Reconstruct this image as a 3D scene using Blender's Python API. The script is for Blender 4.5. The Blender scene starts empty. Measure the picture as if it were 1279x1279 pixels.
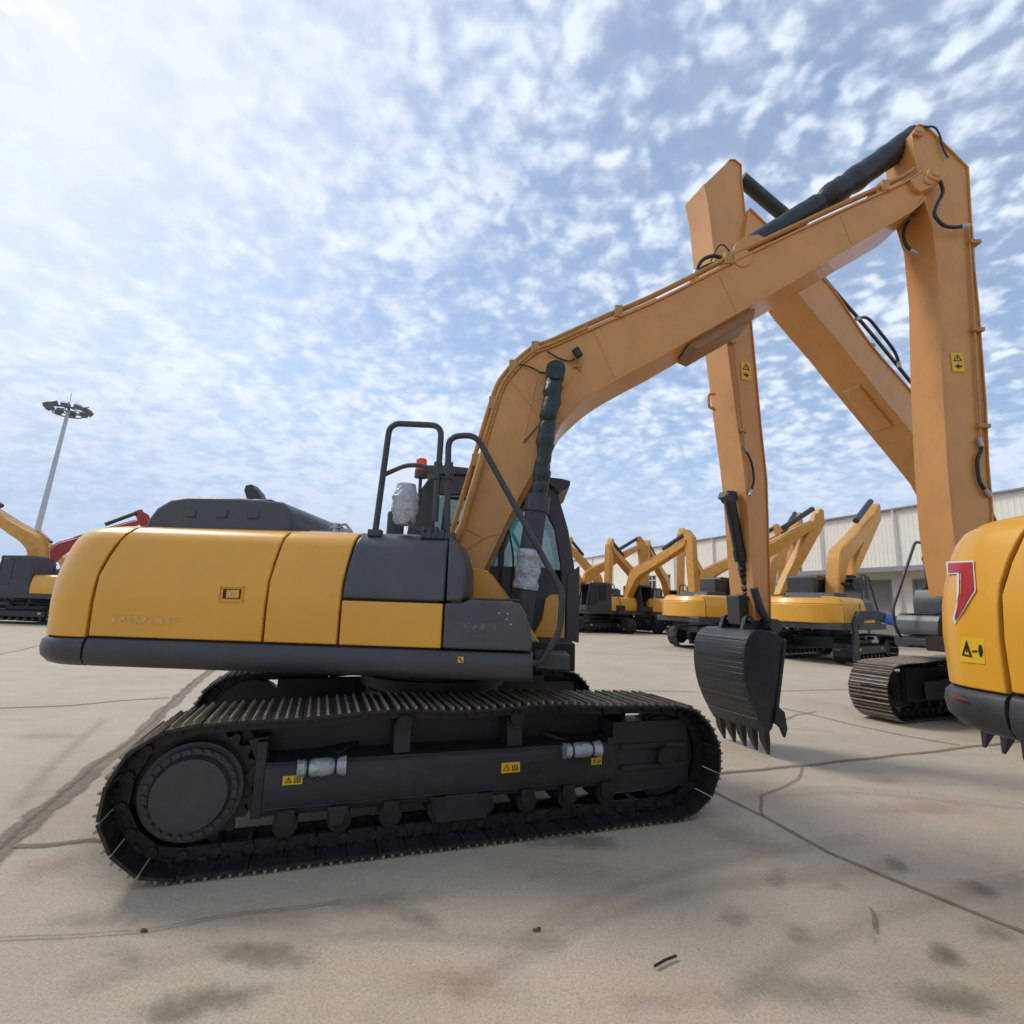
import bpy, math, random
from math import sin, cos, pi, radians
from mathutils import Vector, Matrix
random.seed(7)
C = bpy.context.scene.collection
# ---------------------------------------------------------------- camera model
F_PX, PITCH, ROLL, CAM_H = 660.0, 0.1683, 0.033, 1.6457
FW = Vector((0, cos(PITCH), sin(PITCH))); UP0 = Vector((0, -sin(PITCH), cos(PITCH))); RT0 = Vector((1, 0, 0))
RT = RT0*cos(ROLL) + UP0*sin(ROLL); UPV = -RT0*sin(ROLL) + UP0*cos(ROLL)
def ray(px, py):
    return Vector((0, 0, CAM_H)), FW + RT*((px-640)/F_PX) - UPV*((py-640)/F_PX)
class Frame:                        # a vertical plane family: local X along yaw, local Y to its left
    def __init__(s, cx, cy, yaw): s.c = Vector((cx, cy, 0)); s.yaw = yaw; s.X = Vector((cos(yaw), sin(yaw), 0)); s.N = Vector((-sin(yaw), cos(yaw), 0))
    def at(s, px, py, Y):           # measured photo point -> (X, Z) on the local plane Y
        o, d = ray(px, py); o = o - s.c; t = (Y - o.dot(s.N))/d.dot(s.N); p = o + d*t
        return (p.dot(s.X), p.z)
    def many(s, pts, Y): return [s.at(a, b, Y) for a, b in pts]
def ground_at(px, py, z=0.0):
    o, d = ray(px, py); return o + d*((z-o.z)/d.z)
# ---------------------------------------------------------------- materials
MATS = {}
def N(nt, t, **k):
    n = nt.nodes.new(t)
    for a, v in k.items():
        if a in n.inputs: n.inputs[a].default_value = v
        else: setattr(n, a, v)
    return n
def mat(name, col, rough=.5, metal=0.0, var=.12, scale=3.0, bump=0.0, bscale=40.0, coat=0.0, dirt=None, dirtamt=.3, spec=.5):
    if name in MATS: return MATS[name]
    m = bpy.data.materials.new(name); m.use_nodes = True; nt = m.node_tree; b = nt.nodes['Principled BSDF']
    tc = N(nt, 'ShaderNodeTexCoord'); no = N(nt, 'ShaderNodeTexNoise'); no.inputs['Scale'].default_value = scale; no.inputs['Detail'].default_value = 6; no.inputs['Roughness'].default_value = .62
    nt.links.new(tc.outputs['Object'], no.inputs['Vector'])
    r = N(nt, 'ShaderNodeValToRGB'); r.color_ramp.elements[0].position = .3; r.color_ramp.elements[1].position = .72
    lo = [max(0, c*(1-var)) for c in col]; hi = [min(1, c*(1+var)) for c in col]
    r.color_ramp.elements[0].color = (*lo, 1); r.color_ramp.elements[1].color = (*hi, 1)
    nt.links.new(no.outputs['Fac'], r.inputs['Fac']); out = r.outputs['Color']
    if dirt:
        n2 = N(nt, 'ShaderNodeTexNoise'); n2.inputs['Scale'].default_value = scale*2.3; n2.inputs['Detail'].default_value = 9; n2.inputs['Roughness'].default_value = .7
        nt.links.new(tc.outputs['Object'], n2.inputs['Vector'])
        r2 = N(nt, 'ShaderNodeMapRange'); r2.inputs['From Min'].default_value = .48; r2.inputs['From Max'].default_value = .75; r2.inputs['To Max'].default_value = dirtamt
        nt.links.new(n2.outputs['Fac'], r2.inputs['Value'])
        mx = N(nt, 'ShaderNodeMix', data_type='RGBA'); mx.inputs['B'].default_value = (*dirt, 1)
        nt.links.new(r2.outputs['Result'], mx.inputs['Factor']); nt.links.new(out, mx.inputs['A']); out = mx.outputs['Result']
    nt.links.new(out, b.inputs['Base Color'])
    rr = N(nt, 'ShaderNodeMapRange'); rr.inputs['To Min'].default_value = max(.02, rough-.09); rr.inputs['To Max'].default_value = min(1, rough+.12)
    n3 = N(nt, 'ShaderNodeTexNoise'); n3.inputs['Scale'].default_value = scale*4; n3.inputs['Detail'].default_value = 5
    nt.links.new(tc.outputs['Object'], n3.inputs['Vector']); nt.links.new(n3.outputs['Fac'], rr.inputs['Value']); nt.links.new(rr.outputs['Result'], b.inputs['Roughness'])
    b.inputs['Metallic'].default_value = metal; b.inputs['Specular IOR Level'].default_value = spec
    if coat: b.inputs['Coat Weight'].default_value = coat; b.inputs['Coat Roughness'].default_value = .12
    if bump:
        n4 = N(nt, 'ShaderNodeTexNoise'); n4.inputs['Scale'].default_value = bscale; n4.inputs['Detail'].default_value = 4
        nt.links.new(tc.outputs['Object'], n4.inputs['Vector'])
        bp = N(nt, 'ShaderNodeBump'); bp.inputs['Strength'].default_value = bump; bp.inputs['Distance'].default_value = .02
        nt.links.new(n4.outputs['Fac'], bp.inputs['Height']); nt.links.new(bp.outputs['Normal'], b.inputs['Normal'])
    MATS[name] = m; return m
YEL = mat('yellow_paint', (.78, .37, .030), .34, var=.045, scale=1.3, coat=.25, dirt=(.50, .28, .08), dirtamt=.22, bump=.02, bscale=9)
ARM = mat('boom_paint', (.62, .285, .072), .38, var=.07, scale=1.6, coat=.2, dirt=(.40, .20, .09), dirtamt=.5, bump=.03, bscale=7)
DRK = mat('dark_paint', (.043, .043, .047), .42, var=.15, scale=3, dirt=(.12, .105, .09), dirtamt=.25, bump=.05, bscale=60)
GRY = mat('charcoal_plastic', (.065, .067, .074), .38, var=.1, scale=2, dirt=(.16, .15, .14), dirtamt=.22, bump=.03, bscale=60)
BKT = mat('bucket_black', (.016, .017, .021), .36, var=.2, scale=4, dirt=(.07, .06, .055), dirtamt=.3, bump=.06, bscale=40)
GLD = mat('golden_boom_paint', (.66, .31, .05), .42, var=.1, scale=2, dirt=(.3, .16, .05), dirtamt=.5)
CHS = mat('chassis_paint', (.022, .022, .025), .45, var=.2, scale=3, dirt=(.07, .06, .055), dirtamt=.3, bump=.08, bscale=50)
TRK = mat('track_steel', (.018, .017, .017), .5, metal=.15, var=.25, scale=5, dirt=(.09, .07, .055), dirtamt=.45, bump=.15, bscale=60)
GRS = mat('worn_lit_grouser_steel', (.30, .24, .17), .4, metal=.2, var=.35, scale=9, dirt=(.06, .045, .03), dirtamt=.75)  # worn grouser edges; the pale tan also paints in the light they catch
BLK = mat('black_rubber', (.016, .017, .018), .45, var=.2, scale=8)
WRP = mat('green_black_wrap', (.012, .028, .024), .33, var=.4, scale=14, bump=.5, bscale=22)
STL = mat('bare_steel', (.42, .42, .43), .3, metal=.8, var=.1, scale=10)
PLW = mat('plastic_wrap', (.42, .44, .46), .22, metal=.25, var=.25, scale=16, bump=.9, bscale=26)
PIP = mat('orange_pipe', (.50, .25, .06), .38, var=.15, scale=8, dirt=(.18, .09, .04), dirtamt=.5)
STK = mat('sticker_yellow', (.78, .47, .02), .45, var=.05)
INK = mat('sticker_ink', (.02, .018, .015), .5, var=.1)
RED = mat('emblem_red', (.42, .022, .03), .35, var=.08)
WHT = mat('emblem_white', (.72, .70, .64), .4, var=.05)
SEAM = mat('seam_dark', (.022, .013, .009), .7, var=.2)
ORG = mat('beacon_orange', (.85, .10, .02), .2, var=.05)
CREAM = mat('cream_cladding', (.90, .84, .71), .55, var=.03, scale=.4, dirt=(.48, .43, .35), dirtamt=.2)
SHUT = mat('grey_shutter', (.30, .28, .265), .5, var=.05, scale=1, dirt=(.2, .18, .16), dirtamt=.3)
TRIM = mat('grey_trim', (.30, .30, .30), .5, var=.06, scale=1)
LAMPM = mat('galvanised', (.50, .52, .54), .4, metal=.3, var=.08, scale=2)
REDP = mat('red_paint', (.38, .04, .03), .4, var=.08, scale=2, dirt=(.15, .04, .03), dirtamt=.4)
BLU = mat('blue_wrap', (.02, .12, .42), .4, var=.15)
WOOD = mat('dark_stick', (.03, .025, .02), .7, var=.3, scale=30)
FADE = mat('faded_lettering', (.62, .35, .10), .5, var=.25, scale=20)
FADG = mat('faded_grey_lettering', (.13, .12, .11), .5, var=.4, scale=20)
def glass(name, tint, refl=.12):
    m = bpy.data.materials.new(name); m.use_nodes = True; nt = m.node_tree
    for n in list(nt.nodes): nt.nodes.remove(n)
    o = N(nt, 'ShaderNodeOutputMaterial'); mx = N(nt, 'ShaderNodeMixShader'); t = N(nt, 'ShaderNodeBsdfTransparent'); g = N(nt, 'ShaderNodeBsdfGlossy')
    t.inputs['Color'].default_value = (*tint, 1); g.inputs['Roughness'].default_value = .03
    f = N(nt, 'ShaderNodeFresnel'); f.inputs['IOR'].default_value = 1.6; a = N(nt, 'ShaderNodeMath', operation='ADD'); a.inputs[1].default_value = refl
    nt.links.new(f.outputs[0], a.inputs[0]); nt.links.new(a.outputs[0], mx.inputs['Fac']); nt.links.new(t.outputs[0], mx.inputs[1]); nt.links.new(g.outputs[0], mx.inputs[2]); nt.links.new(mx.outputs[0], o.inputs['Surface'])
    return m
GLS = glass('tinted_glass', (.46, .66, .62)); 
DGL = mat('dark_window', (.03, .035, .04), .12, var=.2)
# ---------------------------------------------------------------- mesh builder
def smooth_chain(p, n=6):
    out = []
    for i in range(len(p)-1):
        a = Vector(p[max(i-1, 0)]); b = Vector(p[i]); c = Vector(p[i+1]); d = Vector(p[min(i+2, len(p)-1)])
        for k in range(n):
            t = k/n; out.append(tuple(.5*((2*b) + (c-a)*t + (2*a-5*b+4*c-d)*t*t + (3*b-a-3*c+d)*t**3)))
    out.append(tuple(p[-1])); return out
class MB:
    def __init__(s): s.v = []; s.f = []; s.m = []; s.mi = 0; s.g = []
    def add(s, vs, fs):
        k = len(s.v); s.g.append((k, len(s.f))); s.v += [tuple(v) for v in vs]; s.f += [tuple(i+k for i in f) for f in fs]; s.m += [s.mi]*len(fs); return s
    def hexa(s, p): return s.add(p, [(0, 3, 2, 1), (4, 5, 6, 7), (0, 1, 5, 4), (1, 2, 6, 5), (2, 3, 7, 6), (3, 0, 4, 7)])
    def box(s, x0, x1, y0, y1, z0, z1, M=None):
        p = [Vector(q) for q in ((x0, y0, z0), (x1, y0, z0), (x1, y1, z0), (x0, y1, z0), (x0, y0, z1), (x1, y0, z1), (x1, y1, z1), (x0, y1, z1))]
        if M: p = [M @ q for q in p]
        return s.hexa(p)
    def prism(s, poly, y0, y1):     # poly in (X, Z), extruded along Y
        n = len(poly); vs = [(x, y0, z) for x, z in poly] + [(x, y1, z) for x, z in poly]
        return s.add(vs, [tuple(range(n)), tuple(range(2*n-1, n-1, -1))] + [(i, i+n, (i+1) % n + n, (i+1) % n) for i in range(n)])
    def prismx(s, poly, x0, x1):    # poly in (Y, Z)
        n = len(poly); f = x0 if callable(x0) else (lambda y, z: x0); g = x1 if callable(x1) else (lambda y, z: x1)
        vs = [(f(y, z), y, z) for y, z in poly] + [(g(y, z), y, z) for y, z in poly]
        return s.add(vs, [tuple(range(n)), tuple(range(2*n-1, n-1, -1))] + [(i, i+n, (i+1) % n + n, (i+1) % n) for i in range(n)])
    def ribbon(s, ch, y0, y1, t):   # a plate following an (X, Z) chain, thickness t to its left
        off = []
        for i, p in enumerate(ch):
            a = Vector(ch[max(i-1, 0)]); b = Vector(ch[min(i+1, len(ch)-1)]); d = (b-a).normalized(); off.append((p[0]-d.y*t, p[1]+d.x*t))
        s.prism([tuple(p) for p in ch] + off[::-1], y0, y1)
        return s
    def cyl(s, a, b, r, seg=20, r2=None, cap=True):
        a, b = Vector(a), Vector(b); r2 = r if r2 is None else r2; d = (b-a).normalized()
        u = d.orthogonal().normalized(); w = d.cross(u); vs = []
        for c, rr in ((a, r), (b, r2)):
            for i in range(seg): t = 2*pi*i/seg; vs.append(c + u*cos(t)*rr + w*sin(t)*rr)
        fs = [(i, (i+1) % seg, (i+1) % seg+seg, i+seg) for i in range(seg)]
        if cap: fs += [tuple(range(seg-1, -1, -1)), tuple(range(seg, 2*seg))]
        return s.add(vs, fs)
    def tube(s, pts, r, seg=10, rf=None, cap=True):
        pts = [Vector(p) for p in pts]; n = len(pts); vs = []; u = None
        for i, p in enumerate(pts):
            d = (pts[min(i+1, n-1)] - pts[max(i-1, 0)]).normalized()
            if u is None: u = d.orthogonal().normalized()
            u = (u - d*u.dot(d)).normalized(); w = d.cross(u); rr = rf(i, n) if rf else r
            for k in range(seg):
                t = 2*pi*k/seg; q = rr*(1 if not rf else 1)
                vs.append(p + u*cos(t)*q + w*sin(t)*q)
        fs = [(i*seg+k, i*seg+(k+1) % seg, (i+1)*seg+(k+1) % seg, (i+1)*seg+k) for i in range(n-1) for k in range(seg)]
        if cap: fs += [tuple(range(seg-1, -1, -1)), tuple(range((n-1)*seg, n*seg))]
        return s.add(vs, fs)
    def pieces(s, name, mats, parent=None, **kw):     # every primitive its own object
        ends = s.g[1:] + [(len(s.v), len(s.f))]; out = []
        for (v0, f0), (v1, f1) in zip(s.g, ends):
            q = MB(); q.add(s.v[v0:v1], [tuple(i-v0 for i in f) for f in s.f[f0:f1]]); out.append(q.build(name, mats, parent, **kw))
        return out
    def build(s, name, mats, parent=None, bevel=0.0, smooth=False, seg=2, loc=None, rotz=0.0):
        me = bpy.data.meshes.new(name); me.from_pydata(s.v, [], s.f)
        mats = mats if isinstance(mats, (list, tuple)) else [mats]
        for m in mats: me.materials.append(m)
        for i, p in enumerate(me.polygons): p.material_index = min(s.m[i], len(mats)-1)
        import bmesh
        bm = bmesh.new(); bm.from_mesh(me); bmesh.ops.recalc_face_normals(bm, faces=bm.faces); bm.to_mesh(me); bm.free()
        if smooth: me.shade_smooth(); me.set_sharp_from_angle(angle=radians(38))
        o = bpy.data.objects.new(name, me); C.objects.link(o)
        if parent: o.parent = parent
        if loc: o.location = loc
        o.rotation_euler.z = rotz
        if bevel:
            b = o.modifiers.new('bevel', 'BEVEL'); b.width = bevel; b.segments = seg; b.limit_method = 'ANGLE'; b.angle_limit = radians(38); b.use_clamp_overlap = True
            if not smooth: me.shade_smooth(); me.set_sharp_from_angle(angle=radians(50))
        return o
def fillet(pts, r, n=6):            # round the corners of an open 3D/2D polyline
    pts = [Vector(p) for p in pts]; out = [pts[0]]
    for i in range(1, len(pts)-1):
        a, b, c = pts[i-1], pts[i], pts[i+1]; rr = min(r, (a-b).length*.45, (c-b).length*.45)
        p, q = b + (a-b).normalized()*rr, b + (c-b).normalized()*rr
        for k in range(n+1): t = k/n; out.append(p*(1-t)**2 + b*2*t*(1-t) + q*t*t)
    out.append(pts[-1]); return out
def tag(o, label, cat, group=None):
    o['label'] = label; o['category'] = cat
    if group: o['group'] = group
    return o
def empty(name, loc, rz=0):
    o = bpy.data.objects.new(name, None); C.objects.link(o); o.location = loc; o.rotation_euler.z = rz; o.empty_display_size = .3; return o
def struct(o): o['kind'] = 'structure'; return o

# ================================================================ crawler undercarriage (local: X forward, Y left)
GA, SHW = 1.09, .60                 # track centre offset, shoe width
def track_path(n):
    """points and tangents of the shoe base line, evenly spaced"""
    P = []
    R_ = .405; cz = .455; ax = 1.70
    for i in range(40): P.append((-ax + 2*ax*i/40, cz-R_))
    for i in range(24): t = -pi/2 + pi*i/24; P.append((ax + R_*cos(t), cz + R_*sin(t)))
    for i in range(40):
        x = ax - 2*ax*i/40; u = x/ax; P.append((x, cz+R_ + .045*(1-u*u)**.7 - .012*cos(u*9)*(1-u*u)))
    for i in range(24): t = pi/2 + pi*i/24; P.append((-ax + R_*cos(t), cz + R_*sin(t)))
    P.append(P[0]); L = [0]
    for a, b in zip(P, P[1:]): L.append(L[-1] + math.dist(a, b))
    out = []; j = 0
    for k in range(n):
        d = L[-1]*(k+.5)/n
        while L[j+1] < d: j += 1
        t = (d-L[j])/(L[j+1]-L[j]); a, b = P[j], P[j+1]
        out.append(((a[0]+(b[0]-a[0])*t, a[1]+(b[1]-a[1])*t), math.atan2(b[1]-a[1], b[0]-a[0])))
    return out, L[-1]/n
def make_track(root, side, slew, hi=True):
    yc = side*GA; m = MB(); path, pitch = track_path(50)
    for (x, z), a in path:
        M = Matrix.Translation((x, yc, z)) @ Matrix.Rotation(-a, 4, 'Y')   # local +X along travel, local -Z outward
        h = pitch/2
        m.mi = 0
        m.box(-h*.97, h*.97, -SHW/2, SHW/2, -.014, .004, M)
        if hi:
            m.box(-h*.97, -h*.80, -SHW/2, SHW/2, .002, .012, M)            # overlapping lip
            for yy in (-.09, .09):                                          # link pair
                m.box(-h*.95, h*.95, yy-.02, yy+.02, .006, .085, M)
                m.box(-h*.35, h*.35, yy-.035, yy+.035, .004, .03, M)
            m.cyl(M @ Vector((h*.8, -.13, .05)), M @ Vector((h*.8, .13, .05)), .03, 8)
            for yy in (-.16, .16):                                          # bolts
                for xx in (-.035, .035): m.cyl(M @ Vector((xx, yy, .0)), M @ Vector((xx, yy, .018)), .013, 6)
        m.mi = 1
        for xx, hh in ((-h*.62, .022), (0, .016), (h*.62, .022)):
            p = [M @ Vector(q) for q in ((xx-.011, -SHW/2, -.013), (xx+.011, -SHW/2, -.013), (xx+.011, SHW/2, -.013), (xx-.011, SHW/2, -.013), (xx-.005, -SHW/2, -.014-hh), (xx+.005, -SHW/2, -.014-hh), (xx+.005, SHW/2, -.014-hh), (xx-.005, SHW/2, -.014-hh))]
            m.hexa(p)
    return m.build('crawler_track', [TRK, GRS], root, rotz=slew)
def make_under(root, slew, hi=True, stickers=True):
    for side in (-1, 1):
        make_track(root, side, slew, hi)
        s = side; yo = s*(GA+.12); yi = s*(GA-.16)
        y0, y1 = min(yo, yi), max(yo, yi)
        m = MB()                                                            # side frame: hollow-looking beam with sloping top
        sec = [(yi, .27), (yo, .27), (s*(GA+.135), .31), (s*(GA+.135), .53), (s*(GA+.10), .585), (yi, .60)]
        m.prismx(sec, -1.30, 1.24)
        m.box(1.24, 1.95, y0+.02, y1-.03, .20, .73); m.box(1.30, 1.90, y1-.03 if s > 0 else y0, y1 if s > 0 else y0+.03, .52, .56); m.box(1.30, 1.90, y1-.03 if s > 0 else y0, y1 if s > 0 else y0+.03, .36, .40)
        m.box(1.18, 1.24, y0-.0, y1+.022, .33, .62)
        m.box(-1.36, -1.30, y0, y1+.0, .26, .72)
        m.box(-1.40, 1.5, (s*(GA-.24) if s > 0 else s*(GA-.14)), (s*(GA-.14) if s > 0 else s*(GA-.24)), .30, .82)
        m.box(1.26, 1.46, y1-.02, y1+.004, .44, .455)
        for zz in (.30, .575): m.box(-1.30, 1.18, s*(GA+.137)-.004, s*(GA+.137)+.004, zz+.010, zz+.020)
        fr = m.build('side_frame', CHS, root, bevel=.008, rotz=slew)
        h = MB(); h.box(.50, .60, s*(GA+.136)-.005, s*(GA+.136)+.005, .40, .48); h.build('frame_opening', BLK, fr)
        if stickers and s < 0:
            yq = s*(GA+.142)
            for (x0, x1, z0, z1) in ((-1.19, -1.07, .455, .51), (.285, .43, .425, .495), (1.02, 1.11, .435, .485)):
                k = MB(); k.box(x0, x1, yq-.003, yq+.003, z0, z1); so = k.build('warning_sticker', STK, root, rotz=slew)
                g = MB(); w = x1-x0; zc = (z0+z1)/2; hh = (z1-z0)*.38; xa = x0+w*.28
                for q in range(3):                                          # warning triangle outline
                    t0 = pi/2+q*2*pi/3; t1 = t0+2*pi/3
                    a = Vector((xa+cos(t0)*hh, 0, zc-.003+sin(t0)*hh)); b = Vector((xa+cos(t1)*hh, 0, zc-.003+sin(t1)*hh))
                    g.cyl((a.x, yq-.004, a.z), (b.x, yq-.004, b.z), .0022, 5)
                g.box(xa-.0015, xa+.0015, yq-.006, yq-.004, zc-.008, zc+.010)
                g.box(x0+w*.55, x0+w*.9, yq-.0045, yq-.0035, zc-hh*.8, zc-hh*.5); g.box(x0+w*.58, x0+w*.64, yq-.0045, yq-.0035, zc-hh*.4, zc+hh*.6)
                g.box(x0+w*.7, x0+w*.75, yq-.0045, yq-.0035, zc-hh*.4, zc+hh*.8); g.box(x0+w*.82, x0+w*.88, yq-.0045, yq-.0035, zc-hh*.4, zc+hh*.6)
                g.build('pictogram', INK, so)
        # plastic wrapped steps lying on the beam top
        if s < 0 and stickers:
            for xx, tl in ((-.96, .02), (.93, -.0)):
                m = MB(); pts = [(xx-.15+.3*i/14, s*(GA+.16), .555) for i in range(15)]
                rfv = [.058, .05, .055, .034, .052, .056, .054, .057, .055, .056, .05, .034, .054, .058, .064]
                m.tube(pts, .05, 14, rf=lambda i, n: rfv[i]); o = m.build('wrapped_step', PLW, root, smooth=True, rotz=slew); 
                k = MB()
                for ii in (3, 11): k.cyl((pts[ii][0]-.008, s*(GA+.16), .555), (pts[ii][0]+.008, s*(GA+.16), .555), .04, 14)
                k.pieces('tape', BLK, o)
        # posts + carrier rollers
        for xx in (-.435, .407):
            m = MB(); m.prismx([(y0+.03, .59), (y1-.01, .59), (y1-.03, .80), (y0+.06, .80)], xx-.06, xx+.06)
            m.build('roller_post', CHS, root, bevel=.006, rotz=slew)
            m = MB(); m.cyl((xx, yc_(s)-.13, .80), (xx, yc_(s)+.13, .80), .055, 18); m.build('carrier_roller', TRK, root, smooth=True, rotz=slew)
        for k in range(8):
            xx = -1.15 + k*2.3/7
            m = MB(); m.cyl((xx, yc_(s)-.14, .215), (xx, yc_(s)+.13, .215), .075, 18); m.cyl((xx, yc_(s)-.16, .225), (xx, yc_(s)+.16, .225), .05, 14)
            m.box(xx-.05, xx+.05, yc_(s)+.10, yc_(s)+.13, .22, .31); m.box(xx-.05, xx+.05, yc_(s)-.17, yc_(s)-.14, .22, .31)
            m.build('track_roller', TRK, root, smooth=True, rotz=slew)
        m = MB()
        for x0, x1 in ((-.23, .23),): m.prism([(x0, .31), (x1, .31), (x1-.05, .14), (x0+.05, .14)], yc_(s)+s*.15-.012, yc_(s)+s*.15+.012)
        m.prism([(-.9, .31), (-.78, .31), (-.80, .2), (-.88, .2)], yc_(s)+s*.17-.012, yc_(s)+s*.17+.012)
        m.pieces('track_guard', CHS, root, bevel=.004, rotz=slew)
        # sprocket with final drive cover, idler
        m = MB(); cx, cz = -1.70, .455; n = 21; pr = []
        for i in range(n*4):
            t = 2*pi*i/(n*4); pr.append((cx + cos(t)*(.365 if i % 4 in (0, 1) else .325), cz + sin(t)*(.365 if i % 4 in (0, 1) else .325)))
        m.prism(pr, yc_(s)-.03, yc_(s)+.03); m.cyl((cx, yc_(s)-.05, cz), (cx, yc_(s)+.05, cz), .29, 40)
        sp = m.build('drive_sprocket', CHS, root, smooth=True, rotz=slew)
        m = MB(); m.cyl((cx, yc_(s), cz), (cx, yc_(s)+s*.13, cz), .285, 48); m.cyl((cx, yc_(s)+s*.12, cz), (cx, yc_(s)+s*.17, cz), .255, 48); m.cyl((cx, yc_(s)+s*.165, cz), (cx, yc_(s)+s*.21, cz), .225, 48, r2=.205)
        for i in range(26):
            t = 2*pi*i/26; m.cyl((cx+cos(t)*.24, yc_(s)+s*.17, cz+sin(t)*.24), (cx+cos(t)*.24, yc_(s)+s*.188, cz+sin(t)*.24), .013, 6)
        m.build('final_drive_cover', DRK, sp, smooth=True)
        m = MB(); m.cyl((-1.62, yc_(s)-s*.20, .50), (-1.62, yc_(s)-s*.06, .50), .31, 30); m.build('motor_guard', CHS, root, rotz=slew)
        m = MB(); m.prism([(-1.42, .72), (-1.30, .74), (-1.27, .26), (-1.36, .26), (-1.40, .36), (-1.34, .44), (-1.42, .50), (-1.36, .58)], yc_(s)+s*.04-.02, yc_(s)+s*.04+.02); m.build('sprocket_guard', CHS, root, rotz=slew)
        m = MB(); m.cyl((1.70, yc_(s)-.08, .455), (1.70, yc_(s)+.08, .455), .30, 36); m.cyl((1.70, yc_(s)-.05, .455), (1.70, yc_(s)+.05, .455), .325, 36); m.cyl((1.70, yc_(s)-.16, .455), (1.70, yc_(s)+.16, .455), .08, 20)
        m.build('front_idler', TRK, root, smooth=True, rotz=slew)
    m = MB()                                                                # X frame
    m.cyl((0, 0, .62), (0, 0, .86), .66, 36, r2=.60)
    for sx in (-1, 1):
        for sy in (-1, 1):
            a = Vector((sx*.25, sy*.2, 0)); b = Vector((sx*1.0, sy*(GA-.14), 0)); d = (b-a).normalized(); w = Vector((-d.y, d.x, 0))*.19
            m.hexa([a-w+Vector((0, 0, .45)), b-w*1.1+Vector((0, 0, .32)), b+w*1.1+Vector((0, 0, .32)), a+w+Vector((0, 0, .45)), a-w+Vector((0, 0, .80)), b-w*1.1+Vector((0, 0, .60)), b+w*1.1+Vector((0, 0, .60)), a+w+Vector((0, 0, .80))])
    m.build('centre_frame', CHS, root, bevel=.01, rotz=slew)
    m = MB(); m.cyl((0, 0, .86), (0, 0, 1.10), .58, 48); m.cyl((0, 0, .90), (0, 0, .98), .66, 48); m.build('swing_ring', TRK, root, smooth=True, rotz=slew)
def yc_(s): return s*GA

def smudge_mat(name, col, fx):
    m = bpy.data.materials.new(name); m.use_nodes = True; nt = m.node_tree; L = nt.links.new; b = nt.nodes['Principled BSDF']; b.inputs['Roughness'].default_value = .6; b.inputs['Base Color'].default_value = (*col, 1)
    at = N(nt, 'ShaderNodeAttribute', attribute_name='edge'); tc = N(nt, 'ShaderNodeTexCoord'); mp = N(nt, 'ShaderNodeMapping'); mp.inputs['Scale'].default_value = (fx, 1, fx*.45); n = N(nt, 'ShaderNodeTexNoise'); n.inputs['Scale'].default_value = 1; n.inputs['Detail'].default_value = 3; L(tc.outputs['Object'], mp.inputs[0]); L(mp.outputs[0], n.inputs['Vector'])
    q = N(nt, 'ShaderNodeMapRange'); q.interpolation_type = 'SMOOTHSTEP'; q.inputs['From Min'].default_value = .36; q.inputs['From Max'].default_value = .66; q.inputs['To Max'].default_value = .75; L(n.outputs['Fac'], q.inputs['Value'])
    x = N(nt, 'ShaderNodeMath', operation='MULTIPLY'); L(at.outputs['Fac'], x.inputs[0]); L(q.outputs['Result'], x.inputs[1])
    t = N(nt, 'ShaderNodeBsdfTransparent'); mx = N(nt, 'ShaderNodeMixShader'); L(x.outputs[0], mx.inputs['Fac']); L(t.outputs[0], mx.inputs[1]); L(b.outputs[0], mx.inputs[2]); L(mx.outputs[0], nt.nodes['Material Output'].inputs['Surface']); return m
SMG = smudge_mat('rubbed_grey', (.22, .19, .16), 42); SMY = smudge_mat('faded_ochre', (.80, .50, .20), 30)
def smudge(name, x0, x1, z0, z1, y, m_, parent):
    xs = [x0, x0+.03, x1-.12, x1]; zs = [z0, z0+(z1-z0)*.3, z1-(z1-z0)*.3, z1]; vs = [(x, y, z) for z in zs for x in xs]; ed = [(1 if 0 < i < 3 and 0 < j < 3 else 0) for j in range(4) for i in range(4)]
    me = bpy.data.meshes.new(name); me.from_pydata(vs, [], [(j*4+i, j*4+i+1, j*4+i+5, j*4+i+4) for j in range(3) for i in range(3)]); a = me.attributes.new('edge', 'FLOAT', 'POINT')
    for i, e in enumerate(ed): a.data[i].value = e
    me.materials.append(m_); o = bpy.data.objects.new(name, me); C.objects.link(o); o.parent = parent; return o
# ================================================================ upper structure (local: X forward, Y left)
YU = 1.305
def side_sec(y_in, z0, z1, s=-1, out=0.0):
    """section of the bodywork side wall in (Y,Z): vertical, then rolling over to the top"""
    prof = [(YU, 1.30), (YU+.008, 1.55), (YU+.004, 1.75), (YU-.03, 1.90), (YU-.055, 2.02), (YU-.085, 2.08), (YU-.15, 2.13), (YU-.28, 2.158), (.62, 2.17)]
    pts = []
    def yat(z):
        for (ya, za), (yb, zb) in zip(prof, prof[1:]):
            if za <= z <= zb: return ya + (yb-ya)*(z-za)/(zb-za)
        return prof[0][0] if z < prof[0][1] else prof[-1][0]
    pts.append((yat(z0), z0)); pts += [q for q in prof if z0 < q[1] < z1]
    if z1 < prof[-1][1]: pts.append((yat(z1), z1)); pts.append((y_in, z1))
    else: pts.append(prof[-1]); pts.append((y_in, prof[-1][1]))
    pts.append((y_in, z0))
    return [(s*(y+out), z) if y > y_in else (s*y, z) for y, z in pts]
def seam1(y, z): return -2.315 + .02*max(0, (z-1.6)/.3) + .095*max(0, (z-1.75)/.35)**1.6
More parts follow.
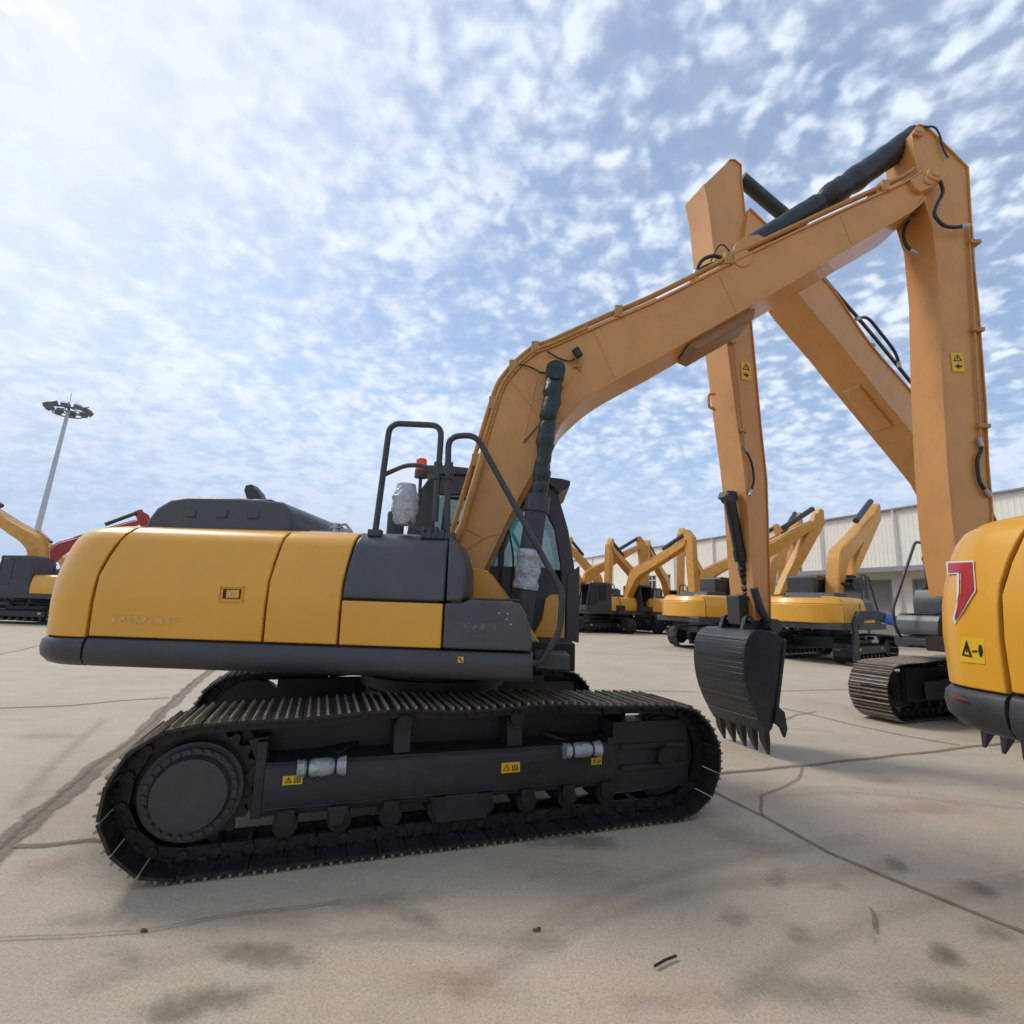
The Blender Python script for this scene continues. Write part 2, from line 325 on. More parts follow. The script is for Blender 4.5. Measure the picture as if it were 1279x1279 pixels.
def make_upper(root, hi=True, cab=True, mark=None, textdark=True):
    s = -1
    # counterweight: stacked rings around a rounded plan
    def plan(inset, zf):
        P = []; hw = YU-inset; xr = -2.84+inset*.95; rc = .38
        P.append((seam1(0, zf)-.024, -hw))
        for i in range(9): t = -pi/2 - (pi/2)*i/8; P.append((xr+rc + rc*cos(t), -hw+rc + rc*sin(t)))
        for i in range(1, 12): u = -1 + 2*i/12; P.append((xr - .14*(1-u*u), u*(hw-rc)))
        for i in range(9): t = pi - (pi/2)*i/8; P.append((xr+rc + rc*cos(t), hw-rc + rc*sin(t)))
        P.append((seam1(0, zf)-.024, hw)); return P
    def ring_body(levels, name, m_, bev=0):
        m = MB(); rings = [[(x, y, z) for x, y in plan(i, z)] for z, i in levels]; n = len(rings[0])
        vs = [v for r in rings for v in r]; fs = [(a*n+k, a*n+(k+1) % n, (a+1)*n+(k+1) % n, (a+1)*n+k) for a in range(len(rings)-1) for k in range(n)]
        fs += [tuple(range(n-1, -1, -1)), tuple(range((len(rings)-1)*n, len(rings)*n))]
        m.add(vs, fs); return m.build(name, m_, root, bevel=bev, smooth=True)
    cw = ring_body([(1.305, 0), (1.55, -.006), (1.70, .0), (1.80, .012), (1.90, .030), (1.98, .048), (2.03, .064), (2.08, .09), (2.125, .145), (2.155, .25), (2.172, .42)], 'counterweight', YEL, .006)
    lb = ring_body([(1.10, .05), (1.115, .02), (1.16, -.012), (1.22, -.02), (1.27, -.015), (1.29, .0), (1.302, .02)], 'counterweight_bumper', DRK)
    if mark: mark(cw, lb)
    # dark core behind the gaps
    m = MB(); m.prismx(side_sec(.62, 1.28, 2.2, -1, -.03), -2.36, .22); m.prismx(side_sec(.62, 1.28, 2.2, 1, -.03), -2.36, -.35); m.box(-2.36, -.35, -.63, .63, 1.25, 2.085)
    m.box(-2.30, 1.28, -.55, .55, 1.10, 1.32); m.build('body_core', SEAM, root)
    g = .009
    def panel(name, m_, x0, x1, z0, z1, side=-1, bev=.008):
        k = MB(); k.prismx(side_sec(.62, z0, z1, side), x0, x1); return k.build(name, m_, root, bevel=bev)
    lean = lambda x0: (lambda y, z: x0 + .05*max(0, (z-1.7)/.4)**1.5)
    d1 = panel('side_door', YEL, seam1, (lambda y, z: lean(-1.035)(y, z)-g), 1.315, 2.2)
    d2 = panel('side_panel', YEL, lambda y, z: lean(-1.035)(y, z)+g, lambda y, z: lean(-.487)(y, z)-g, 1.315, 2.2)
    d3 = panel('lower_side_panel', YEL, -.487+g, .255, 1.315, 1.628)
    # far side bodywork
    panel('far_side_door', YEL, seam1, -1.05, 1.315, 2.2, 1); panel('far_side_panel', YEL, -1.03, -.45, 1.315, 2.2, 1)
    # hood deck
    m = MB(); m.box(-2.36, -.50, -.615, .615, 2.086, 2.174); m.build('hood_deck', YEL, root, bevel=.006)
    # dark tank cover, rounded front
    m = MB(); sec = side_sec(.62, 1.645, 2.2, -1)
    m.prismx(sec, lambda y, z: lean(-.487)(y, z)+g, .262)
    dk = m.build('tank_cover', GRY, root, bevel=.014, seg=3)
    m = MB(); pl = fillet([(.275, 1.645), (.405, 1.645), (.405, 1.90), (.33, 2.09), (.275, 2.115)], .07, 5)
    m.prism([tuple(q) for q in pl], -YU-.004, -.62); m.build('tank_cover_nose', GRY, root, bevel=.03, seg=4)
    # toolbox with sloping nose
    m = MB(); pl = [tuple(q) for q in fillet([(.268, 1.315), (.905, 1.315), (.905, 1.40), (.86, 1.56), (.80, 1.655), (.44, 1.665), (.40, 1.635), (.268, 1.635)], .03, 4)]
    m.prism(pl, -YU-.006, -.60); tb = m.build('toolbox', GRY, root, bevel=.016, seg=3)
    m = MB(); m.box(.44, .80, -YU+.02, -.66, 1.664, 1.678); m.build('toolbox_lid', DRK, tb, bevel=.005)
    if hi:
        m = MB()
        for bx, bz in ((.665, 1.575), (.725, 1.572), (.72, 1.535), (.75, 1.50)): m.cyl((bx, -YU-.004, bz), (bx, -YU-.012, bz), .006, 8)
        m.pieces('bolt', STL, tb)
        smudge('rubbed_lettering', .375, .715, 1.445, 1.515, -YU-.0085, SMG, tb); smudge('rubbed_line', .47, .66, 1.405, 1.415, -YU-.0085, SMG, tb)
        smudge('faded_lettering', -2.17, -1.62, 1.405, 1.475, -YU-.0115, SMY, d1)
        # door latch: recessed tray with key plate
        m = MB(); x0, x1, z0, z1 = -1.385, -1.205, 1.59, 1.705; yy = -YU-.012
        for a in ((x0, x1, z0, z0+.010), (x0, x1, z1-.010, z1), (x0, x0+.010, z0+.010, z1-.010), (x1-.010, x1, z0+.010, z1-.010)): m.box(a[0], a[1], yy-.004, yy+.012, a[2], a[3])
        la = m.build('door_latch', YEL, root, bevel=.003)
        m = MB(); m.box(x0+.028, x1-.02, yy+.003, yy+.010, z0+.022, z1-.022); m.build('recess', SEAM, la)
        m = MB(); m.box(x0+.055, x1-.03, yy-.003, yy+.005, z0+.028, z1-.028); m.build('latch_plate', YEL, la, bevel=.003)
        m = MB(); m.cyl((x0+.088, yy-.003, 1.65), (x0+.088, yy-.009, 1.65), .012, 14); m.build('keyhole', STL, la)
    # skirt along the near side and across to the front; deck
    sk = [(YU-.05, 1.10), (YU-.01, 1.112), (YU+.018, 1.15), (YU+.022, 1.22), (YU+.012, 1.275), (YU-.005, 1.302), (YU-.25, 1.302), (YU-.25, 1.10)]
    m = MB(); m.prismx([(-y, z) for y, z in sk], -2.325, .915); skt = m.build('side_skirt', DRK, root, bevel=.012, smooth=True)
    m = MB(); m.prismx(sk, -2.325, 1.25); m.build('far_side_skirt', DRK, root, bevel=.012, smooth=True)
    if hi:
        m = MB(); m.box(.385, .425, -YU-.026, -YU-.0225, 1.225, 1.265); st = m.build('warning_sticker', STK, root); m = MB(); m.box(.392, .405, -YU-.028, -YU-.025, 1.245, 1.258); m.box(.402, .418, -YU-.028, -YU-.025, 1.232, 1.243); m.build('pictogram', INK, st)
    m = MB(); m.box(-2.30, .90, -1.10, 1.10, 1.12, 1.245); m.box(-.5, .9, -1.05, -.60, 1.24, 1.30); m.box(.85, 1.3, .30, 1.25, 1.10, 1.20); m.build('deck_frame', CHS, root)
    m = MB()                                                                   # boom foot brackets
    for yy in (-.36, .30): m.prism([(-.25, 1.2), (.95, 1.2), (.98, 1.32), (.50, 1.93), (.2, 1.98), (.0, 1.6)], yy, yy+.06)
    m.cyl((.32, -.40, 1.80), (.32, .40, 1.80), .06, 16); m.build('boom_bracket', YEL, root, bevel=.006)
    m = MB(); m.box(-.45, .20, -.60, -.38, 1.3, 1.9); m.box(-.4, .2, .0, .28, 1.3, 1.75); m.pieces('valve_block', BLK, root)
    # engine hump
    m = MB(); base = [(-2.02, -.98), (-.93, -.98), (-.93, .72), (-2.02, .72)]
    P = [(-2.27, 2.12), (-2.25, 2.22), (-2.19, 2.32), (-2.08, 2.395), (-1.95, 2.42), (-1.50, 2.425), (-1.16, 2.40), (-1.09, 2.35), (-1.06, 2.24), (-1.06, 2.12)]
    m.prism(P, -.98, .72); hump = m.build('engine_hood', GRY, root, bevel=.03, seg=3)
    if hi:
        m = MB()
        for i in range(3): x = -1.78+.26*i; m.box(x-.20, x-.03, -.88, -.15, 2.39, 2.436); m.box(x-.16, x-.07, -.992, -.965, 2.25, 2.32)
        m.pieces('hood_rib', GRY, hump, bevel=.01)
        m = MB(); pts = [(-1.50, 2.41), (-1.63, 2.48), (-1.66, 2.55), (-1.65, 2.60), (-1.60, 2.61), (-1.53, 2.54), (-1.46, 2.42)]; m.prism(pts, -.66, -.54); m.build('exhaust_flap', DRK, hump, bevel=.01)
        m = MB(); m.box(-.93, -.62, -.9, -.2, 2.15, 2.18); m.cyl((-.74, -.85, 2.16), (-.74, -.85, 2.25), .035, 16); m.cyl((-.74, -.85, 2.21), (-.74, -.85, 2.225), .06, 16)
        m.tube(fillet([(-.70, -.85, 2.24), (-.66, -.85, 2.25), (-.60, -.85, 2.18)], .02), .012, 8); m.build('filler_cap', STL, root, smooth=True)
        m = MB(); m.cyl((-.32, -.55, 2.02), (-.32, -.55, 2.40), .075, 24); m.cyl((-.32, -.55, 2.39), (-.32, -.55, 2.41), .068, 24); m.build('intake_stub', DRK, root, smooth=True)
    if cab: make_cab(root, hi)
    # handrails
    fr = MFR if hi and root.name.startswith('excavator') and root.get('main') else None
    def rail(pts, r, name='handrail', rr=.09):
        m = MB(); m.tube(fillet(pts, rr), r, 12); return m.build(name, DRK, root, smooth=True)
    y = -1.15
    rail([(-.325, y, 2.09), (-.27, y, 3.03), (.145, y, 3.02), (.135, y, 2.25)], .024)
    rail([(-.30, y, 2.60), (-.12, y, 2.69), (.02, y, 2.69), (.25, y, 2.56)], .018)
    ra = rail([(.235, y, 2.10), (.205, y, 2.93), (.42, y, 2.95), (1.125, y, 1.74), (1.11, y, 1.44), (.96, y, 1.22), (.88, y, 1.22)], .024)
    m = MB(); m.box(.10, .26, y-.03, y+.03, 2.62, 2.68); m.cyl((.135, y, 2.58), (.135, y, 2.72), .034, 12); m.cyl((.22, y, 2.58), (.22, y, 2.72), .034, 12)
    m.box(.06, .30, y-.05, y+.02, 2.11, 2.16); m.box(-.37, -.27, y-.04, y+.04, 2.12, 2.17)
    for i in range(4): m.box(.04+i*.05, .07+i*.05, y-.06, y+.04, 2.11, 2.20-.02*(i % 2))
    m.pieces('rail_clamp', DRK, root, bevel=.004)
    if hi:   # wrapped mirror on the rail and beacon
        m = MB(); m.tube([(-.115, y+.05, 2.22+i*.036) for i in range(10)], .09, 14, rf=lambda i, n: .03+.075*sin(pi*(i+.8)/(n+.6))**.5+.008*sin(i*2.3)); mo = m.build('wrapped_mirror', PLW, root, smooth=True)
        m = MB(); m.tube(fillet([(-.07, y, 2.40), (-.07, y, 2.24), (.0, y, 2.17), (.1, y, 2.17)], .05), .012, 8); m.build('mirror_arm', DRK, mo)
        m = MB(); m.cyl((-.26, .1, 2.60), (-.26, .1, 2.90), .018, 8); m.cyl((-.26, .1, 2.88), (-.26, .1, 2.95), .065, 18); bo = m.build('warning_beacon', DRK, root, smooth=True)
        m = MB(); m.cyl((-.26, .1, 2.95), (-.26, .1, 3.08), .062, 18, r2=.054); m.build('beacon_lens', ORG, bo, smooth=True, bevel=.01)
        
def make_cab(root, hi):
    y0, y1 = .35, 1.30
    out = [(-.42, 1.30), (-.44, 2.20), (-.38, 2.70), (-.24, 2.92), (-.10, 2.985), (.90, 2.97), (1.02, 2.93), (1.17, 2.78), (1.28, 2.42), (1.345, 2.05), (1.365, 1.75), (1.365, 1.30)]
    side_win = [[(.06, 1.95), (.06, 2.74), (.55, 2.74), (.55, 1.95)], [(.62, 1.62), (.62, 2.74), (.95, 2.74), (1.10, 2.45), (1.17, 2.10), (1.19, 1.62)]]
    m = MB()                                                                   # pillars and rails as bars along the outline, both sides
    oc = out + [out[0]]
    for yy, t in ((y0, .05), (y1-.05, .05)):
        m.prism([(-.42, 1.30), (-.44, 2.20), (-.38, 2.70), (-.24, 2.92), (-.14, 2.97), (-.14, 1.30)], yy, yy+t)      # rear quarter
        m.prism([(-.14, 2.76), (-.14, 2.97), (-.10, 2.985), (.90, 2.97), (1.02, 2.93), (.99, 2.76)], yy, yy+t)                                     # roof rail
        m.prism([(.55, 1.60), (.55, 2.76), (.615, 2.76), (.615, 1.60)], yy, yy+t)
        m.prism([(.96, 2.76), (1.02, 2.93), (1.17, 2.78), (1.28, 2.42), (1.345, 2.05), (1.365, 1.75), (1.365, 1.60), (1.22, 1.60), (1.22, 1.75), (1.20, 2.05), (1.13, 2.42)], yy, yy+t)
        m.prism([(-.14, 1.30), (-.14, 2.02), (1.10, 2.02), (1.22, 1.75), (1.27, 1.60), (1.27, 1.30)], yy, yy+t)
    m.prism([(-.24, 2.92), (-.10, 2.985), (.90, 2.97), (1.02, 2.93), (.98, 2.90), (-.2, 2.89)], y0+.05, y1-.05)
    m.box(-.44, -.38, y0+.05, y1-.05, 1.3, 2.05); m.box(-.40, -.34, y0+.05, y1-.05, 2.66, 2.74)
    m.box(1.30, 1.36, y0+.05, y1-.05, 1.60, 1.68)
    fo = m.build('cab_frame', DRK, root, bevel=.012)
    m = MB(); m.prism([(-.30, 2.99), (-.30, 3.075), (-.05, 3.08), (1.20, 2.965), (1.29, 2.945), (1.29, 2.90), (1.17, 2.80), (1.12, 2.86), (.95, 2.95)], y0-.03, y1+.02); m.build('roof_visor', DRK, root, bevel=.012)
    m = MB()
    for ya in (y0+.022, y1-.028):
        m.prism([(-.14, 2.0), (-.14, 2.77), (.55, 2.77), (.55, 2.0)], ya, ya+.006); m.prism([(.615, 2.0), (.615, 2.77), (.96, 2.77), (1.13, 2.42), (1.20, 2.05), (1.205, 2.0)], ya, ya+.006)
    m.pieces('side_window', GLS, root)
    m = MB()
    for a, b in zip([(1.14, 2.78), (1.26, 2.42), (1.325, 2.05), (1.34, 1.68)], [(1.26, 2.42), (1.325, 2.05), (1.34, 1.68)]): m.hexa([(a[0], y0+.05, a[1]), (a[0]+.008, y0+.05, a[1]), (a[0]+.008, y1-.05, a[1]), (a[0], y1-.05, a[1]), (b[0], y0+.05, b[1]), (b[0]+.008, y0+.05, b[1]), (b[0]+.008, y1-.05, b[1]), (b[0], y1-.05, b[1])])
    m.build('windscreen', GLS, root)
    m = MB(); m.prism([(.92, 1.30), (1.02, 1.50), (1.05, 1.70), (1.10, 1.745), (1.25, 1.745), (1.25, 1.30)], y0-.07, y1-.1); m.build('cab_base_panel', YEL, root, bevel=.012)
    m = MB(); m.prism([(1.27, 1.30), (1.27, 1.95), (1.40, 2.05), (1.40, 1.27)], y0-.02, y0+.05); m.box(1.27, 1.37, y0+.05, y1, 1.28, 1.72); m.box(.90, 1.25, y0-.08, y1, 1.12, 1.285); m.box(.93, 1.2, -1.0, y0, 1.16, 1.27)
    m.build('cab_step', DRK, root, bevel=.008)
    m = MB(); m.box(-.3, 1.25, y0+.05, y1-.05, 1.32, 1.42); m.box(.0, .5, .60, 1.05, 1.42, 1.85); m.build('cab_floor', BLK, root)
    m = MB(); m.box(-.05, .10, .60, 1.05, 1.85, 2.45); m.box(-.08, .04, .68, .96, 2.45, 2.65); m.box(.05, .5, .60, 1.05, 1.85, 1.97); m.box(.25, .85, .45, .56, 1.42, 1.95); m.box(.25, .85, 1.1, 1.2, 1.42, 1.95)
    m.cyl((.75, .5, 1.95), (.80, .5, 2.12), .02, 8); m.build('operator_seat', BLK, root, bevel=.03)
    if hi:
        m = MB(); m.tube(fillet([(.70, y0-.01, 1.75), (.72, y0-.015, 2.1), (.64, y0-.01, 2.45)], .2), .010, 6)
        m.tube(fillet([(.18, y0-.01, 2.28), (.20, y0-.015, 2.38), (.42, y0-.01, 2.38)], .06), .012, 6); m.pieces('wiper', BLK, root)

# ================================================================ buckets and arm hardware
def make_bucket(root, hinge, ang, w=1.0, sc=1.0, hi=True, flip=1, mt=None):
    """hinge (X,Z); ang rotates the bucket in the XZ plane; +X of the profile looks away from the machine"""
    mt = mt or BKT
    def R(x, z): x = (x+.44)*sc*.80; z *= sc; return (hinge[0] + x*cos(ang)-z*sin(ang), hinge[1] + x*sin(ang)+z*cos(ang))
    back = smooth_chain([(-.30, -.16), (-.05, -.11), (.20, -.14), (.345, -.28), (.385, -.52), (.345, -.78), (.235, -1.02), (.075, -1.24), (-.03, -1.36)], 4)
    m = MB()
    for i, (a, b) in enumerate(zip(back, back[1:])):
        d = (Vector(b)-Vector(a)).normalized(); n = Vector((d.y, -d.x))*.03
        q = [a, b, (b[0]-n.x*-1*-1, b[1]-n.y), (a[0]-n.x, a[1]-n.y)]
        q = [a, b, (b[0]+n.x, b[1]+n.y), (a[0]+n.x, a[1]+n.y)]
        q = [R(*p) for p in q]; m.hexa([(q[0][0], -w/2, q[0][1]), (q[1][0], -w/2, q[1][1]), (q[2][0], -w/2, q[2][1]), (q[3][0], -w/2, q[3][1]), (q[0][0], w/2, q[0][1]), (q[1][0], w/2, q[1][1]), (q[2][0], w/2, q[2][1]), (q[3][0], w/2, q[3][1])])
    side = [R(*p) for p in (back + [(-.12, -1.30), (-.20, -1.14), (-.42, -.24)])]
    for yy in (-w/2-.018, w/2-.018): m.prism(side, yy, yy+.036)
    for sgn in (-1, 1):                                                        # reinforced mouth edge
        q = [R(*p) for p in ((-.455, -.22), (-.41, -.20), (-.165, -1.12), (-.225, -1.15))]; m.prism(q, sgn*(w/2+.012)-.022, sgn*(w/2+.012)+.022)
    bk = m.build('bucket', mt, root, bevel=.006*sc, smooth=True)
    if hi:
        m = MB()
        for k in (11, 15, 19, 23, 27):                                        # wear strips across the back
            a, b = back[k], back[k+1]; d = (Vector(b)-Vector(a)).normalized(); n = Vector((-d.y, d.x)); c = Vector(a)
            q = [c-d*.012, c+d*.012, c+d*.012+n*.014, c-d*.012+n*.014]; q = [R(p.x, p.y) for p in q]; m.prism(q, -w/2+.01, w/2-.01)
        m.pieces('wear_strip', CHS, bk)
    m = MB()
    for yy in (-.22, .16): m.prism([R(*p) for p in ((-.46, -.2), (-.46, .05), (-.40, .09), (-.32, .04), (-.18, -.02), (-.05, .07), (.04, .05), (.12, -.13))], yy, yy+.06)
    q = R(-.40, .0); m.cyl((q[0], -.26, q[1]), (q[0], .26, q[1]), .045*sc, 14); q = R(-.03, .0); m.cyl((q[0], -.26, q[1]), (q[0], .26, q[1]), .04*sc, 14)
    m.build('bucket_bracket', mt, root, bevel=.005)
    for i in range(5):
        yy = -w/2+.07 + i*(w-.14)/4; m = MB()
        pr = [(-.005, -1.30), (-.11, -1.30), (-.135, -1.44), (-.155, -1.62), (-.14, -1.625), (-.03, -1.46)]
        q = [R(*p) for p in pr]; n = len(q); ws = [.05, .05, .045, .018, .018, .045]
        vs = [(q[k][0], yy-ws[k], q[k][1]) for k in range(n)] + [(q[k][0], yy+ws[k], q[k][1]) for k in range(n)]
        m.add(vs, [tuple(range(n)), tuple(range(2*n-1, n-1, -1))] + [(k, k+n, (k+1) % n+n, (k+1) % n) for k in range(n)])
        m.build('bucket_tooth', mt, root, bevel=.004)
    for sgn in (-1, 1):
        m = MB(); m.prism([R(*p) for p in ((-.20, -1.02), (-.34, -1.10), (-.38, -1.30), (-.33, -1.40), (-.25, -1.28), (-.13, -1.22))], sgn*(w/2+.03)-.02, sgn*(w/2+.03)+.02); m.build('side_cutter', mt, root, bevel=.004)
    return bk
def hydraulic(root, a, b, y, r, name, rod=.5, mt=None, wrapm=None):
    """cylinder barrel from a (X,Z) towards b; the rest is the wrapped rod"""
    a3, b3 = Vector((a[0], y, a[1])), Vector((b[0], y, b[1])); c = a3.lerp(b3, rod); m = MB()
    m.cyl(a3, c, r, 24); m.cyl(c - (c-a3).normalized()*.13, c + (c-a3).normalized()*.02, r*1.16, 24); m.cyl(a3-Vector((0, r, 0)), a3+Vector((0, r, 0)), r*1.1, 18); o = m.build(name, mt or DRK, root, smooth=True)
    k = MB(); n = 26; pts = [c.lerp(b3, i/(n-1)) for i in range(n)]; rd = random.Random(hash(name) % 7+3)
    off = [rd.uniform(-1, 1) for _ in range(n)]
    pts = [p + Vector((off[i]*r*.10, off[(i*3) % n]*r*.1, 0)) for i, p in enumerate(pts)]
    k.tube(pts, r*.8, 14, rf=lambda i, n: r*(.80 + .12*off[(i*5+2) % n])); k.cyl(b3-Vector((0, r*.9, 0)), b3+Vector((0, r*.9, 0)), r*.95, 18)
    k.build('rod_wrap', wrapm or WRP, o, smooth=True); return o
def label_plate(root, frame_pts, y, ysgn, name='warning_sticker'):
    """upright sticker with triangle and arrow; frame_pts = lower-left and upper-right (X,Z)"""
    (x0, z0), (x1, z1) = frame_pts; m = MB(); m.box(x0, x1, y-.003, y+.003, z0, z1); o = m.build(name, STK, root); g = MB(); yy = y + ysgn*.004; w = x1-x0; h = z1-z0; cx = (x0+x1)/2
    tr = [(cx-w*.32, z0+h*.58), (cx+w*.32, z0+h*.58), (cx, z0+h*.9)]
    for a, b in zip(tr, tr[1:]+tr[:1]): g.cyl((a[0], yy, a[1]), (b[0], yy, b[1]), w*.035, 5)
    g.box(cx-w*.03, cx+w*.03, yy-.001, yy+.001, z0+h*.64, z0+h*.8)
    g.prism([(cx-w*.3, z0+h*.28), (cx+w*.05, z0+h*.42), (cx+w*.05, z0+h*.33), (cx+w*.3, z0+h*.33), (cx+w*.3, z0+h*.23), (cx+w*.05, z0+h*.23), (cx+w*.05, z0+h*.14)], yy-.001, yy+.001)
    g.build('pictogram', INK, o); return o

# ================================================================ the three near excavators
MFR = Frame(-.6916, 5.1824, -.0302)
M2 = Frame(8.027, 8.461, 3.460)
def box_beam(root, name, upper, lower, hw, m_, close=True, t=.022):
    """welded box beam from two (X,Z) chains (both running foot -> tip)"""
    m = MB(); poly = list(upper) + list(reversed(lower)); m.prism(poly, -hw, hw)
    m.ribbon(upper, -hw-.022, hw+.022, t); m.ribbon(lower, -hw-.022, hw+.022, -t)
    return m.build(name, m_, root, bevel=.004)
# ---- 1: the main machine
root = empty('excavator', (MFR.c.x, MFR.c.y, -.012), MFR.yaw); root['main'] = True
tag(root, 'largest yellow and black excavator in the middle, its tan boom arched to the right', 'excavator')
SLEW = .3356 + .0302
make_under(root, SLEW); make_upper(root)
Yb = -.25
up = MFR.many([(577, 661), (602, 577), (613.5, 537.6), (627.5, 492.6), (636, 475.7), (653, 456), (672.6, 440.5), (695, 432), (757, 404), (813, 380), (874, 350), (938.5, 317), (1053, 263.5), (1128, 230), (1153, 214)], Yb)
lo = MFR.many([(596, 722), (610, 694), (634, 643.5), (656, 602), (673, 573), (689.5, 546), (701, 526.4), (717.6, 509.5), (743, 488.5), (779.5, 467), (822, 444.7), (858, 424), (965, 364), (1071, 301), (1136, 263), (1154, 246)], Yb)
up = [(.18, 1.70), MFR.at(572, 690, Yb)] + up
lo = [(.36, 1.72)] + lo
UPC = smooth_chain(up, 3); LOC = smooth_chain(lo, 3)
box_beam(root, 'boom', UPC, LOC, .25, ARM)
tip = MFR.at(1157, 229, Yb)
m = MB(); hd = MFR.many([(1134, 228), (1160, 212), (1168, 222), (1166, 234), (1147, 243), (1140, 240)], -.25)
m.prism(hd, -.30, -.16); m.prism(hd, .16, .30); m.cyl((tip[0], -.32, tip[1]), (tip[0], .32, tip[1]), .06, 18); m.build('boom_head', ARM, root, bevel=.01)
m = MB(); m.prism(MFR.many([(861, 427), (874, 433), (945.6, 391.5), (947, 380), (930, 384), (872, 418)], -.25), -.20, .20); m.build('cylinder_saddle', mat('bracket_brown', (.30, .15, .06), .5), root, bevel=.01)  # saddle plate has its own brown, darker than the boom paint
# boom foot gusset lines
m = MB(); a, b, c_ = MFR.at(589, 620, Yb), MFR.at(585, 700, Yb), MFR.at(632, 668, Yb)
# boom raising cylinders
cb, ct = (.80, 1.38), MFR.at(694, 465, -.40)
for yy in (-.40, .40):
    hc = hydraulic(root, cb, ct, yy, .098, 'boom_cylinder', rod=.50)
    if yy < 0:
        m = MB(); A = Vector((cb[0], yy, cb[1])); B = Vector((ct[0], yy, ct[1])); pts = [A.lerp(B, .16+.018*i) for i in range(9)]
        m.tube(pts, .12, 16, rf=lambda i, n: .112+.010*sin(i*2.1)); m.build('plastic_sleeve', PLW, hc, smooth=True)
    k = MB(); k.cyl((ct[0], yy-.07*(1 if yy > 0 else 1), ct[1]), (ct[0], yy+.07, ct[1]), .085, 24); k.build('cylinder_pin', DRK, root, smooth=True, bevel=.006)
m = MB(); m.cyl((ct[0], -.34, ct[1]), (ct[0], .34, ct[1]), .055, 14); m.build('cross_pin', DRK, root)
# arm cylinder wrapped black, along the top of the boom
a, b = MFR.at(940, 306, 0), MFR.at(1141, 172, 0)
m = MB(); n = 34; A, B = Vector((a[0], 0, a[1])), Vector((b[0], 0, b[1])); rd = random.Random(5); of = [rd.uniform(-1, 1) for _ in range(n)]
sag = lambda t: -.03*sin(pi*t)
m.tube([A.lerp(B, i/(n-1)) + Vector((0, 0, sag(i/(n-1)))) for i in range(n)], .1, 16, rf=lambda i, n: (.115 if i < n*.42 else .128 if i > n*.62 else .112+.035*abs(sin(i*1.7))) + .005*of[i] - (.03 if i in (int(n*.43), int(n*.58)) else 0)); m.build('arm_cylinder', mat('black_wrap', (.022, .026, .028), .42, var=.3, scale=8, bump=.6, bscale=14), root, smooth=True)
m = MB(); lug = MFR.many([(905, 336), (912, 316), (925, 306), (940, 305), (955, 312), (962, 318)], 0)
for yy in (-.16, .10): m.prism(lug, yy, yy+.06)
m.pieces('cylinder_lug', ARM, root, bevel=.006)
# stick
Ys = -.20
R1 = MFR.many([(1146.6, 156), (1157, 158), (1208.5, 209), (1212, 270), (1214.8, 320), (1221, 380), (1230.6, 505), (1233.7, 580), (1239, 640)], Ys) 
L1 = MFR.many([(1139, 166), (1142, 184), (1153, 244), (1166, 284), (1173.5, 355), (1177, 463), (1184, 580), (1190, 650)], Ys)
endp = (4.93, 1.92)
Rr = R1 + [(5.12, 2.4), (5.03, 1.84)]; Ll = L1 + [(4.80, 2.3), (4.84, 1.84)]
box_beam(root, 'stick', [tuple(p) for p in Rr], [tuple(p) for p in Ll], .19, ARM, t=.012)
label_plate(root, (MFR.at(1190.5, 463, Ys), MFR.at(1203, 440, Ys)), -.197, -1)
bc = MFR.at(1236, 640, -.1)
hydraulic(root, (5.28, 2.40), (5.30, 2.05), 0, .07, 'bucket_cylinder', rod=.7)
m = MB(); m.box(5.0, 5.25, -.15, .15, 1.95, 2.08); m.prism([(5.25, 2.08), (5.33, 2.0), (5.20, 1.72), (5.12, 1.74)], -.2, .2); m.pieces('bucket_link', DRK, root, bevel=.008)
make_bucket(root, (5.22, 1.84), -.04, 1.0, .88)
# pipes and hoses
def offset_chain(ch, d):
    out = []
    for i, p in enumerate(ch):
        a = Vector(ch[max(i-1, 0)]); b = Vector(ch[min(i+1, len(ch)-1)]); t = (b-a).normalized(); n = Vector((-t.y, t.x)); out.append((p[0]+n.x*d, p[1]+n.y*d))
    return out
for k, (d, yy, i0, i1) in enumerate(((.085, -.25, 4, len(UPC)-1), (.10, -.17, 4, len(UPC)-1), (.11, -.05, 6, len(UPC)-14), (.035, -.275, 10, 30))):
    ch = offset_chain(UPC, d)[i0:i1]; m = MB(); m.tube([(x, yy, z) for x, z in ch], .019, 8); m.build('hydraulic_pipe', PIP, root, smooth=True)
m = MB(); q = MFR.many([(567, 677), (578, 655), (600, 580), (606, 560)], -.34); m.tube([(x, -.34, z) for x, z in q], .035, 10); m.build('hydraulic_pipe', PIP, root, smooth=True)
m = MB()
for i in (9, 14, 20, 24, 31, 38, 44, 50):
    if i < len(UPC)-2:
        p = offset_chain(UPC, .055)[i]; m.box(p[0]-.04, p[0]+.04, -.285, -.02, p[1]-.055, p[1]+.07)
m.pieces('pipe_clamp', PIP, root, bevel=.006)
def hose(px, Y, r=.017, mt=BLK, fr=MFR, rt=None, name='hose', sub=5):
    ch = smooth_chain([fr.at(a, b, Y) for a, b in px], sub); m = MB(); m.tube([(x, Y, z) for x, z in ch], r, 8); o = m.build(name, mt, rt or root, smooth=True)
    if name == 'hose' and r > .012:
        for a, b in ((ch[0], ch[1]), (ch[-1], ch[-2])):
            a, b = Vector(a), Vector(b); d = (b-a).normalized()*.07; k = MB(); k.cyl((a.x-d.x*.2, Y, a.y-d.y*.2), (a.x+d.x, Y, a.y+d.y), r*1.35, 8); k.build('hose_fitting', STL, o)
    return o
hose([(1160, 213), (1171, 220), (1178, 238), (1170, 256), (1168, 268), (1178, 280), (1192, 283), (1209, 281)], -.27)
hose([(1140, 270), (1131, 282), (1129, 297), (1135, 309), (1145, 315)], -.05)
